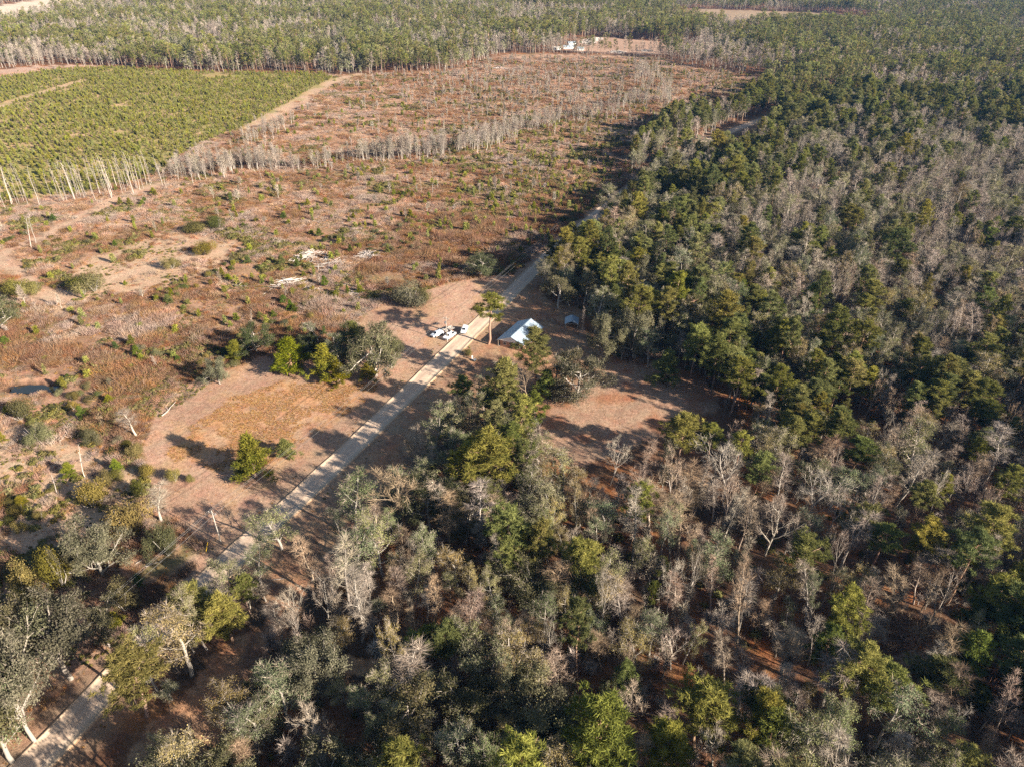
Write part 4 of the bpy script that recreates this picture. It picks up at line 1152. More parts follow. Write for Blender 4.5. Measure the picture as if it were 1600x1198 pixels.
# ------------------------------------------------------------------ young plantation and scrub
rgs = np.random.default_rng(99)
YLOD = source('small_pine', [[g.mesh('small_pine', m) for g, m in zip(pine_tree(960 + i, 3.0, 1.0, 1, .06, 1, True), (M['bark_pine'], M['plant_needles']))] for i in range(4)])
def plantation():
    a = R(38); s1, s2 = 3.3, 2.8
    gu, gv = np.meshgrid(np.arange(-900, 900, s1), np.arange(-900, 900, s2)); gu = gu.ravel(); gv = gv.ravel()
    x = -400 + gu * math.cos(a) - gv * math.sin(a) + rgs.normal(0, .6, gu.size); y = 600 + gu * math.sin(a) + gv * math.cos(a) + rgs.normal(0, .6, gu.size)
    m = in_poly(x, y, Z_PLANT) & (fbm(x, y, 25, 1201) < .74) & (rgs.uniform(size=x.size) < .88)
    for line, w in TRACKS[:3]:
        m &= seg_dist(x, y, line) > w * 1.2
    x, y = x[m], y[m]
    u, v, d = pr(x, y, 1); m = (u > -60) & (u < 700); x, y = x[m], y[m]
    sc = np.clip(rgs.normal(.60, .2, len(x)), .25, 1.2)
    scatter('pine_plantation', YLOD, 4, x, y, sc, sc * 1.15, 'rows of small bright green planted pines', 61)
plantation()

BRUSH = source('brush', [[tuft(1000 + i, 60, 1.15, .62, .055).mesh('brush', M[('brush', 'brush_tan', 'brush_grey')[i // 3]])] for i in range(9)])
STRAW = source('straw', [[tuft(1020 + i, 36, .75, .35, .05).mesh('straw', M['straw'])] for i in range(4)])
DOME = source('low_bush', [[dome(1040 + i, 130, .17).mesh('low_bush', M['shrub_leaf'])] for i in range(5)])
DOME2 = source('brown_bush', [[tuft(1060 + i, 150, .95, 1.0, .05).mesh('brown_bush', M[('brush', 'brush_tan', 'brush_grey')[i // 3]])] for i in range(9)])
SAPL = source('sapling', [[g.mesh('sapling', m) for g, m in zip(bare_tree(1080 + i, 5, 1.1, False, 1), (M['bark_pale'], M['twig']))] for i in range(4)])

def scrub_points(s, rg, ymax=900):
    x, y = jitter_grid(-620, 330, 60, ymax, s, rg)
    u, v, d = pr(x, y, 0.5)
    m = (u > -80) & (u < 1300) & (v < 1260) & in_poly(x, y, Z_SCRUB) & ~in_poly(x, y, Z_LAWN) & ~in_poly(x, y, Z_PLANT) & ~in_poly(x, y, Z_YARD) & (road_off(x, y) > 6)
    m &= np.hypot((x - POND[0]) / 9.5, (y - POND[1]) / 3.0) > .92
    m &= rg.uniform(size=len(x)) < np.clip((330 / np.hypot(x, y)) ** 1.1, .2, 1)
    for line, w in TRACKS:
        m &= (seg_dist(x, y, line) > w * 1.15) | (rg.uniform(size=len(x)) < .04)
    m &= ~in_poly(x, y, Z_PALE) | (rg.uniform(size=len(x)) < .30)
    m &= ~in_poly(x, y, Z_PALE2) | (rg.uniform(size=len(x)) < .38)
    for z in (Z_FARCLEAR,):
        m &= ~in_poly(x, y, z)
    return x[m], y[m]

x, y = scrub_points(1.0, rgs)
nb = fbm(x, y, 13, 1301, 3); ng_ = fbm(x, y, 17, 1401, 3); nh = rgs.uniform(size=len(x))
u, v, _ = pr(x, y, 0)
green_bias = np.exp(-(((u - 850) / 170) ** 2 + ((v - 290) / 80) ** 2)) * .20 + np.exp(-(((u - 60) / 260) ** 2 + ((v - 560) / 80) ** 2)) * .04 - np.exp(-(((u - 120) / 200) ** 2 + ((v - 760) / 90) ** 2)) * .05 + np.exp(-(((u - 330) / 160) ** 2 + ((v - 540) / 60) ** 2)) * .05 + np.exp(-(((u - 1130) / 120) ** 2 + ((v - 140) / 30) ** 2)) * .12
green_bias = green_bias + .05 * (in_poly(x, y, Z_THICK[0]) | in_poly(x, y, Z_THICK[1]))
isg = (ng_ + green_bias > .585) & (nh < .60)
isb = ~isg & (nb > .36) & (nh < .58)
thick = in_poly(x, y, Z_THICK[0]) | in_poly(x, y, Z_THICK[1]) | in_poly(x, y, Z_THICK[2])
isbb = ~isg & ~isb & (nb > .36) & (nh > .58) & (nh < .92) & ((fbm(x, y, 5, 1351, 2) > .42) | thick)
iss = ~isg & ~isb & ~isbb & (nh > .72)
def sc_for(x, y, lo, hi):
    n = fbm(x, y, 8, 1501, 2)
    return (lo + (hi - lo) * np.clip((n - .3) / .4, 0, 1) ** 1.3) * rgs.uniform(.6, 1.3, len(x))
scatter('green_undergrowth', DOME, 5, x[isg], y[isg], sc_for(x[isg], y[isg], .5, 2.1), sc_for(x[isg], y[isg], .6, 2.3), 'low green bushes spread through the cut-over scrub', 71)
nc = fbm(x, y, 19, 1551, 3) + in_poly(x, y, Z_RUST) * .05 + (rgs.uniform(size=len(x)) - .5) * .22
cls = np.where((nc > .52) | (thick & (nc > .44)), 0, np.where(nc > .40, 1, 2))
bidx = cls * 3 + rgs.integers(0, 3, len(x))
scatter('dry_undergrowth', BRUSH, 9, x[isb], y[isb], sc_for(x[isb], y[isb], .45, 1.7), sc_for(x[isb], y[isb], .6, 1.9), 'rust, tan and grey dry stems covering the cut-over scrub', 72, idx=bidx[isb])
scatter('brown_undergrowth', DOME2, 9, x[isbb], y[isbb], sc_for(x[isbb], y[isbb], .8, 2.4) * np.where(thick[isbb], 1.35, 1), sc_for(x[isbb], y[isbb], .7, 2.0) * np.where(thick[isbb], 1.35, 1), 'brown twiggy bushes spread through the scrub', 73, idx=bidx[isbb])

scatter('straw_grass', STRAW, 4, x[iss], y[iss], sc_for(x[iss], y[iss], .4, 1.2), None, 'straw coloured grass tufts among the scrub', 74)

x, y = scrub_points(4.6, rgs)
u, v, _ = pr(x, y, 0)
grey = np.exp(-(((u - 850) / 230) ** 2 + ((v - 140) / 60) ** 2)) * .55 + np.where(v > 320, .012, .05)
m = rgs.uniform(size=len(x)) < grey
scatter('sapling_thicket_undergrowth', SAPL, 4, x[m], y[m], rgs.uniform(.5, 1.5, m.sum()), rgs.uniform(.6, 1.4, m.sum()), 'thin grey leafless saplings scattered over the scrub', 75)
m2 = ~m & (rgs.uniform(size=len(x)) < .14 + .5 * np.exp(-(((u - 850) / 130) ** 2 + ((v - 290) / 70) ** 2))) & (np.hypot(x, y) > 230)
scatter('small_pine_undergrowth', YLOD, 4, x[m2], y[m2], rgs.uniform(.5, 1.3, m2.sum()), rgs.uniform(.6, 1.5, m2.sum()), 'small self-sown pines dotted over the scrub', 76)
# countable shrubs, small pines and snags of the scrub
cand = np.column_stack([x, y])[~m & ~m2]
cand = cand[np.argsort(-(fbm(cand[:, 0], cand[:, 1], 26, 1661, 2) + rgs.uniform(-.12, .12, len(cand))))]
def take(n, pred):
    global cand
    u, v, d = pr(cand[:, 0], cand[:, 1], 1)
    ok = pred(u, v, d) & (u > 0) & (u < 1250)
    for hx_, hy_, hw_ in hero_xy:
        ok &= np.hypot(cand[:, 0] - hx_, cand[:, 1] - hy_) > 1.5 + hw_ * .4
    i = np.where(ok)[0][:n]
    r = cand[i]; cand = np.delete(cand, i, 0)
    return r
near = lambda u, v, d: (v > 330)
P_ = take(120, near); plant_many('shrub', [(a, b, rgs.uniform(1.2, 3.0), rgs.uniform(1.8, 4.2)) for a, b in P_])
P_ = take(40, near); plant_many('sage', [(a, b, rgs.uniform(1.3, 3.2), rgs.uniform(1.8, 4.2)) for a, b in P_])
P_ = take(90, lambda u, v, d: v > 300); plant_many('young_pine', [(a, b, rgs.uniform(1.8, 5.0), rgs.uniform(1.5, 3.2)) for a, b in P_])
P_ = take(18, lambda u, v, d: (v > 270) & (u < 700))
sx, sy = along([(0, 322), (60, 318), (120, 308), (170, 304), (225, 292), (245, 284)], 72, 5, rgs)
plant_many('snag', [(a, b, rgs.uniform(13, 23), rgs.uniform(1.8, 3.4)) for a, b in zip(sx, sy)] + [(a, b, rgs.uniform(3.5, 9), rgs.uniform(1, 2.2)) for a, b in P_])
P_ = take(26, lambda u, v, d: (v > 430) & (u < 560)); plant_many('bare', [(a, b, rgs.uniform(3.5, 7.5), rgs.uniform(1.6, 3.4)) for a, b in P_][:10])

# orange broom sedge and short stubble on the mown field
x, y = jitter_grid(-130, 20, 110, 300, .62, rgs)
xs = x + (fbm(x, y, 6, 231) - .5) * 9; ys = y + (fbm(x, y, 6, 257) - .5) * 9
m = in_poly(xs, ys, Z_SEDGE) & (fbm(x, y, 4, 1601, 2) * .6 + fbm(x, y, 14, 1611, 2) * .4 > .47)
scatter('broom_sedge_grass', STRAW, 4, x[m], y[m], rgs.uniform(.25, .6, m.sum()), rgs.uniform(.5, 1.0, m.sum()), 'orange dry sedge standing on the mown field', 81)
x, y = jitter_grid(-130, 70, 70, 300, 1.5, rgs)
m = (in_poly(x, y, Z_LAWN) | in_poly(x, y, Z_YARD) | in_poly(x, y, Z_CLEAR)) & (road_off(x, y) > 5.5) & (rgs.uniform(size=len(x)) < .55)
scatter('stubble_grass', STRAW, 4, x[m], y[m], rgs.uniform(.10, .28, m.sum()), rgs.uniform(.25, .6, m.sum()), 'short dry stubble grass on the mown ground', 82)
# verge tufts
s = rgs.uniform(0, 1, 700); rd = smooth_line(ROAD, 1.0); k = (s * (len(rd) - 2)).astype(int)
T = rd[k + 1] - rd[k]; T /= np.linalg.norm(T, axis=1, keepdims=True); sd = np.where(rgs.uniform(size=700) < .5, -1, 1) * rgs.uniform(4.2, 6.5, 700)
vx = rd[k, 0] + T[:, 1] * sd; vy = rd[k, 1] - T[:, 0] * sd
scatter('verge_grass', STRAW, 4, vx, vy, rgs.uniform(.25, .7, 700), None, 'dry grass tufts along the road banks', 83)
m = rgs.uniform(size=700) < .12
scatter('verge_undergrowth', DOME, 5, vx[m], vy[m], rgs.uniform(.25, .6, m.sum()), None, 'small green tufts along the road banks', 84)

# floor of the woods
x, y = jitter_grid(-150, 330, 50, 460, 2.3, rgs)
u, v, d = pr(x, y, .5)
m = (u > -60) & (u < 1680) & (v < 1240) & woods_mask(x, y) & (road_off(x, y) > 10)
x, y = x[m], y[m]; n1_ = fbm(x, y, 12, 1701, 2); r_ = rgs.uniform(size=len(x))
m = (n1_ > .45) & (r_ < .40)
scatter('woodland_brush_undergrowth', BRUSH, 9, x[m], y[m], rgs.uniform(.8, 2.4, m.sum()), rgs.uniform(.8, 2.2, m.sum()), 'tangled brown vines and stems on the woodland floor', 91)
m = (n1_ < .55) & (r_ > .82)
scatter('woodland_green_undergrowth', DOME, 5, x[m], y[m], rgs.uniform(.7, 2.4, m.sum()), rgs.uniform(.7, 2.2, m.sum()), 'green bushes under the trees of the woods', 92)
m = (r_ > .40) & (r_ < .52)
scatter('woodland_sapling_undergrowth', SAPL, 4, x[m], y[m], rgs.uniform(.5, 1.7, m.sum()), rgs.uniform(.6, 1.9, m.sum()), 'thin leafless saplings under the trees of the woods', 93)

# ------------------------------------------------------------------ fallen wood
def stick_mesh(name, L, r, seed, limbs=3):
    rg = np.random.default_rng(seed); g = Geo(); n = 6
    P = np.column_stack([np.linspace(-L / 2, L / 2, n), rg.normal(0, .012 * L, n), r + rg.normal(0, .02 * L * .3, n) + np.linspace(0, .1, n)])
    g.tube(P, np.linspace(r, r * .5, n), 7, .6)
    for k in range(limbs):
        i = rg.integers(2, n - 1); d = nrm(np.array([.7, rg.choice([-1, 1]) * rg.uniform(.4, 1), rg.uniform(.1, .8)])); l = L * rg.uniform(.12, .3)
        g.tube(np.array([P[i], P[i] + d * l * .5, P[i] + d * l + UP * .1 * l]), [r * .5, r * .35, r * .15], 4, .75)
    return g.mesh(name, M['deadwood'], True)
LOGS = [stick_mesh('fallen_log', 6 + i, .17 + .02 * i, 1800 + i, i % 4 + 1) for i in range(5)]
LOGPX = [(207, 606, 'pale stout log lying near the pond'), (190, 603, 'second log beside the pale stout log'), (165, 640, 'thin log in the scrub below the pond'), (160, 648, 'thin log crossing the scrub below the pond'),
         (265, 640, 'fallen trunk at the left tip of the mown field'), (195, 352, 'grey fallen branch below the track end'), (270, 344, 'branchy fallen crown right of the grey fallen branch'), (282, 340, 'fallen bleached crown in the upper scrub'),
         (375, 447, 'bleached log in the middle of the scrub'), (560, 455, 'pale log at the top of the field clump'), (240, 880, 'broken white log by the shaggy grey bush'), (225, 872, 'short white log by the shaggy grey bush'),
         (60, 742, 'thin fallen pole in the near-left scrub'), (170, 625, 'grey log between pond and mown field'), (795, 182, 'long bleached log in the far scrub'), (915, 175, 'bleached fallen trunk below the thin tree line'),
         (1345, 792, 'curved fallen trunk in the right woods'), (1365, 800, 'second fallen trunk in the right woods'), (1300, 478, 'fallen forked trunk in the upper right woods'), (1010, 868, 'fallen stem under the slim bare trunk'),
         (430, 905, 'fallen branch at the edge of the mown strip'), (690, 1050, 'pale split trunk in the bottom woods'), (480, 1100, 'broken stump log in the bottom woods'), (1320, 1030, 'thin white fallen stem in the lower right woods'),
         (560, 420, 'bleached log on the slash heap'), (500, 402, 'log at the left side of the slash heap'), (585, 398, 'log at the right side of the slash heap'), (455, 446, 'long grey log below the slash heap')]
for i, (u, v, lab) in enumerate(LOGPX):
    x, y = gp(u, v)
    o = bpy.data.objects.new('fallen_log', LOGS[i % 5]); COL.objects.link(o)
    o.location = (x, y, h1(x, y)); o.rotation_euler = (0, 0, rgs.uniform(0, 6.28)); o.scale = (.75,) * 3 if v < 700 else (.6,) * 3
    tag(o, lab, 'log', 'fallen logs and trunks')

def slash(seed, n=110, r=4):
    rg = np.random.default_rng(seed); g = Geo()
    for k in range(n):
        a = rg.normal(0, .5) + (0 if rg.uniform() < .6 else 1.2); c = rg.normal(0, r * .5, 2); L = rg.uniform(1.2, 5)
        d = np.array([math.cos(a), math.sin(a), rg.normal(0, .12)]); z = max(.08, .75 - np.hypot(*c) * .12) * rg.uniform(.1, 1.1)
        p = np.array([c[0], c[1], z]); rr = rg.uniform(.04, .16)
        g.tube(np.array([p - d * L / 2, p, p + d * L / 2 + UP * .1]), [rr, rr * .9, rr * .5], 4, rg.uniform(.2, 1))
    return g.mesh('slash_heap', M['slash'])
SL = [slash(1900 + i) for i in range(3)]
for i, (u, v, sx_, lab) in enumerate([(485, 400, 1.1, 'bleached slash heap at the left of the logging debris'), (520, 412, 1.2, 'largest pale slash heap in the logging debris'), (555, 424, .9, 'low slash heap nearest the mown lawn'), (575, 400, .9, 'slash heap at the right of the logging debris'),
                               (545, 385, .7, 'small slash heap behind the logging debris'), (450, 447, 1.1, 'long grey slash heap below the logging debris'), (480, 455, .8, 'grey slash heap beside the long one'), (560, 458, .6, 'little stick heap at the lawn corner'),
                               (268, 342, .8, 'bleached branch heap in the upper left scrub'), (780, 108, 1.2, 'stick heap in the far scrub'), (965, 82, 1.5, 'brush heap on the far clearing'), (1010, 80, 1.2, 'second brush heap on the far clearing')]):
    x, y = gp(u, v)
    o = bpy.data.objects.new('slash_heap', SL[i % 3]); COL.objects.link(o)
    o.location = (x, y, h1(x, y)); o.rotation_euler = (0, 0, rgs.uniform(0, 6.28)); o.scale = (sx_ * 1.5, sx_ * 1.5, sx_ * 1.2)
    tag(o, lab, 'brush heap', 'heaps of logging slash')

# ------------------------------------------------------------------ built things
def pymesh(name, V, F, mat, bevel=0.0):
    me = bpy.data.meshes.new(name); me.from_pydata([tuple(v) for v in V], [], F); me.materials.append(mat); me.update()
    return me
def boxmesh(name, lo, hi, mat):
    (a, b, c), (d, e, f) = lo, hi
    V = [(a, b, c), (d, b, c), (d, e, c), (a, e, c), (a, b, f), (d, b, f), (d, e, f), (a, e, f)]
    return pymesh(name, V, [(0, 3, 2, 1), (4, 5, 6, 7), (0, 1, 5, 4), (1, 2, 6, 5), (2, 3, 7, 6), (3, 0, 4, 7)], mat)
def slab(name, quad, th, mat):
    """a sheet of real thickness from an upper outline"""
    Q = [np.array(q, float) for q in quad]; n = len(Q)
    nn = nrm(np.cross(Q[1] - Q[0], Q[-1] - Q[0])); nn = nn if nn[2] > 0 else -nn
    V = Q + [q - nn * th for q in Q]
    F = [tuple(range(n)), tuple(range(2 * n - 1, n - 1, -1))] + [(i, n + i, n + (i + 1) % n, (i + 1) % n) for i in range(n)]
    me = pymesh(name, V, F, mat)
    return me
def cyl(name, r0, r1, z0, z1, n, mat, axis='z'):
    a = [i * 2 * math.pi / n for i in range(n)]
    V = [(math.cos(t) * r0, math.sin(t) * r0, z0) for t in a] + [(math.cos(t) * r1, math.sin(t) * r1, z1) for t in a]
    if axis == 'y': V = [(p[0], p[2], p[1]) for p in V]
    F = [tuple(range(n - 1, -1, -1)), tuple(range(n, 2 * n))] + [(i, (i + 1) % n, n + (i + 1) % n, n + i) for i in range(n)]
    if axis == 'y': F = [f[::-1] for f in F]
    return pymesh(name, V, F, mat)

MT = dict(roof=simple_mat('pale metal roof', (.31, .38, .44), .5, .05, .14, .8), wall=simple_mat('tan brick wall', (.40, .22, .14), .85, 0, .2, 6), trim=simple_mat('white trim', (.75, .74, .71), .5),
          glass=simple_mat('dark glass', (.02, .025, .035), .08, 0, .02, 1, .6), white=simple_mat('white car paint', (.80, .81, .82), .22, 0, .03, 1, .6), silver=simple_mat('pale silver paint', (.66, .70, .74), .25, .2, .03, 1, .6),
          tyre=simple_mat('tyre rubber', (.02, .02, .02), .8), rim=simple_mat('wheel rim', (.45, .46, .48), .35, .6), lamp=simple_mat('lamp glass', (.75, .75, .7), .1), red=simple_mat('tail lamp red', (.35, .02, .02), .2),
          wood=simple_mat('grey pole wood', (.42, .38, .33), .8, 0, .2, 4), metal=simple_mat('grey metal', (.35, .36, .37), .4, .6), wire=simple_mat('wire metal', (.30, .29, .28), .4, .5), yellow=simple_mat('yellow guard', (.75, .48, .03), .5),
          darkroof=simple_mat('rusty dark roof', (.16, .07, .05), .8, 0, .25, 3), plank=simple_mat('weathered plank', (.30, .24, .19), .85, 0, .2, 5), black=simple_mat('black plastic', (.03, .03, .03), .6), conc=simple_mat('concrete', (.45, .42, .38), .9))

# ---- house: local x runs along the ridge away from the viewer, local y to the left
A = gp(798.7, 526.2, 4.9); B = gp(830, 498, 4.9)
dirv = (B - A) / np.linalg.norm(B - A); Lr = float(np.linalg.norm(B - A))
house = empty('house', A[0], A[1], 0.0, math.atan2(dirv[1], dirv[0]))
tag(house, 'low house with pale blue-white metal gable roof beside the road', 'house')
hw, ze, zr = 5.0, 2.75, 4.9
part('right_roof', slab('right_roof', [(-.3, 0, zr), (Lr, 0, zr), (Lr, -hw, ze), (-.3, -hw, ze)], .10, MT['roof']), house)
part('left_roof', slab('left_roof', [(5.6, .004, zr), (5.6, hw + .2, ze - .08), (Lr, hw + .2, ze - .08), (Lr, .004, zr)], .10, MT['roof']), house)
part('porch_roof', slab('porch_roof', [(-.3, .004, zr - .10), (-.3, hw + .5, ze - .30), (5.58, hw + .5, ze - .30), (5.58, .004, zr - .10)], .10, MT['roof']), house)
part('fascia', boxmesh('fascia', (5.56, .9, ze + .1), (5.64, 1.0, ze + .2), MT['trim']), house)
part('end_gable', pymesh('end_gable', [(-.05, -hw + .4, ze - .02), (-.05, hw - .2, ze - .22), (-.05, 0, zr - .25), (.08, -hw + .4, ze - .02), (.08, hw - .2, ze - .22), (.08, 0, zr - .25)], [(0, 2, 1), (3, 4, 5), (0, 1, 4, 3), (1, 2, 5, 4), (2, 0, 3, 5)], MT['trim']), house)
part('ridge_cap', boxmesh('ridge_cap', (-.05, -.16, zr - .02), (Lr + .05, .16, zr + .06), MT['roof']), house)
seam_me = boxmesh('roof_seam', (-.03, -.03, 0), (.03, .03, 1), MT['roof'])
for k in range(14):
    xs_ = .6 + k * (Lr - .8) / 13
    for s_ in (-1,):
        nm = 'roof_seam'
        V = [(xs_ - .035, 0.17 * s_, zr), (xs_ + .035, .17 * s_, zr), (xs_ + .035, s_ * hw, ze), (xs_ - .035, s_ * hw, ze)]
        V = [(a, b, c - .02) for a, b, c in V] + [(a, b, c + .05) for a, b, c in V]
        part(nm, pymesh(nm, V, [(0, 1, 2, 3), (4, 7, 6, 5), (0, 4, 5, 1), (1, 5, 6, 2), (2, 6, 7, 3), (3, 7, 4, 0)], MT['roof']), house)
part('wall', boxmesh('wall', (.1, -hw + .5, -.2), (Lr - .5, hw - .7, ze - .03), MT['wall']), house)
part('gable', pymesh('gable', [(Lr - .5, -hw + .5, ze + .02), (Lr - .5, hw - .5, ze + .02), (Lr - .5, 0, zr - .3), (Lr - .62, -hw + .5, ze + .02), (Lr - .62, hw - .5, ze + .02), (Lr - .62, 0, zr - .3)],
     [(0, 1, 2), (3, 5, 4), (0, 3, 4, 1), (1, 4, 5, 2), (2, 5, 3, 0)], MT['trim']), house)
for px_, py_ in ((0, 5.1), (1.9, 5.1), (3.7, 5.1), (5.5, 5.1)):
    part('porch_post', boxmesh('porch_post', (px_ - .07, py_ - .07, -.1), (px_ + .07, py_ + .07, ze - .25), MT['plank']), house)
part('porch_floor', boxmesh('porch_floor', (-.2, hw - .6, -.2), (5.6, hw + .3, .16), MT['plank']), house)
def window(x, y, wx, wy, z0=1.0, z1=2.1):
    f = part('window', boxmesh('window', (x - wx, y - wy, z0), (x + wx, y + wy, z1), MT['trim']), house)
    part('pane', boxmesh('pane', (x - wx * (.85 if wx > .2 else 1.3), y - wy * (.85 if wy > .2 else 1.3), z0 + .1), (x + wx * (.85 if wx > .2 else 1.3), y + wy * (.85 if wy > .2 else 1.3), z1 - .1), MT['glass']), f)
for xx in (2.5, 6.5, 10.5):
    window(xx, -hw + .5, .55, .06)
    window(xx + .6, hw - .7, .55, .06)
for yy in (-2.6, 2.6): window(.1, yy, .06, .6)
dr = part('door', boxmesh('door', (.02, -.5, .0), (.12, .5, 2.1), MT['plank']), house)
part('handle', boxmesh('handle', (-.04, .33, 1.05), (.02, .41, 1.17), MT['metal']), dr)
ch = part('vent_pipe', cyl('vent_pipe', .09, .09, 0, .7, 8, MT['metal']), house, (Lr * .6, 1.4, zr - .7))

# ---- small open shed behind the house
c = gp(893, 510, 0)
shed = empty('open_shed', c[0], c[1], 0, R(84))
tag(shed, 'small open shed with pale metal roof in shade behind the house', 'shed')
part('left_roof', slab('left_roof', [(-2.6, 0, 3.3), (2.8, 0, 3.3), (2.8, 2.5, 2.2), (-2.6, 2.5, 2.2)], .06, MT['roof']), shed)
part('right_roof', slab('right_roof', [(-2.6, -.004, 3.3), (-2.6, -2.5, 2.2), (2.8, -2.5, 2.2), (2.8, -.004, 3.3)], .06, MT['roof']), shed)
for sx_ in (-2.3, 2.5):
    for sy_ in (-2.2, 2.2):
        part('post', boxmesh('post', (sx_ - .08, sy_ - .08, -.3), (sx_ + .08, sy_ + .08, 2.27), MT['wood']), shed)
part('back_wall', boxmesh('back_wall', (2.42, -2.1, -.2), (2.5, 2.1, 2.25), MT['plank']), shed)
part('beam', boxmesh('beam', (-2.35, -2.3, 2.05), (-2.22, 2.3, 2.2), MT['wood']), shed)

# ---- low dark shed hidden behind the yard trees
c = gp(790, 583, 0)
ds = empty('dark_shed', c[0], c[1], 0, R(60))
tag(ds, 'low rusty-roofed shed half hidden by bare trees beside the yard', 'shed')
part('wall', boxmesh('wall', (-2, -1.6, -.2), (2, 1.6, 2.3), MT['plank']), ds)
part('left_roof', slab('left_roof', [(-2.3, 0, 3.2), (2.3, 0, 3.2), (2.3, 2.0, 2.2), (-2.3, 2.0, 2.2)], .06, MT['darkroof']), ds)
part('right_roof', slab('right_roof', [(-2.3, -.004, 3.2), (-2.3, -2.0, 2.2), (2.3, -2.0, 2.2), (2.3, -.004, 3.2)], .06, MT['darkroof']), ds)
part('door', boxmesh('door', (-2.06, -.45, 0), (-2.0, .45, 1.9), MT['wood']), ds)
part('gable', pymesh('gable', [(-2, -1.6, 2.3), (-2, 1.6, 2.3), (-2, 0, 3.08), (2, -1.6, 2.3), (2, 1.6, 2.3), (2, 0, 3.08)], [(0, 2, 1), (3, 4, 5), (0, 3, 5, 2), (1, 2, 5, 4)], MT['plank']), ds)

# ---- vehicles: local +x is the nose
def loft(name, secs, mat):
    """cross sections along x: (x, half width low, half width high, z low, z high)"""
    V = []; F = []
    for (x, a, b, z0, z1) in secs:
        zm = z0 + (z1 - z0) * .55
        V += [(x, -a * .94, z0), (x, -a, zm), (x, -b, z1), (x, b, z1), (x, a, zm), (x, a * .94, z0)]
    m = len(secs)
    for i in range(m - 1):
        for j in range(6):
            F.append((i * 6 + j, i * 6 + (j + 1) % 6, (i + 1) * 6 + (j + 1) % 6, (i + 1) * 6 + j))
    F.append(tuple(range(5, -1, -1))); F.append(tuple(range((m - 1) * 6, m * 6)))
    return pymesh(name, V, F, mat)
def glassquad(name, q, parent):
    Q = [np.array(p, float) for p in q]; nn = nrm(np.cross(Q[1] - Q[0], Q[2] - Q[0])); cc = sum(Q) / 4
    if np.dot(nn, cc - np.array([0, 0, 1.0])) < 0: nn = -nn
    V = [p + nn * .025 for p in Q] + [p - nn * .03 for p in Q]
    part(name, pymesh(name, V, [(0, 1, 2, 3), (7, 6, 5, 4), (0, 4, 5, 1), (1, 5, 6, 2), (2, 6, 7, 3), (3, 7, 4, 0)], MT['glass']), parent)
def wheels(o, xs, y, r):
    for x in xs:
        for s in (-1, 1):
            w = part('wheel', cyl('wheel', r, r, -.13, .13, 16, MT['tyre'], 'y'), o, (x, s * y, r))
            part('rim', cyl('rim', r * .58, r * .5, 0, .145, 12, MT['rim'], 'y'), w, (0, 0, 0), (0, 0, 0 if s > 0 else math.pi))
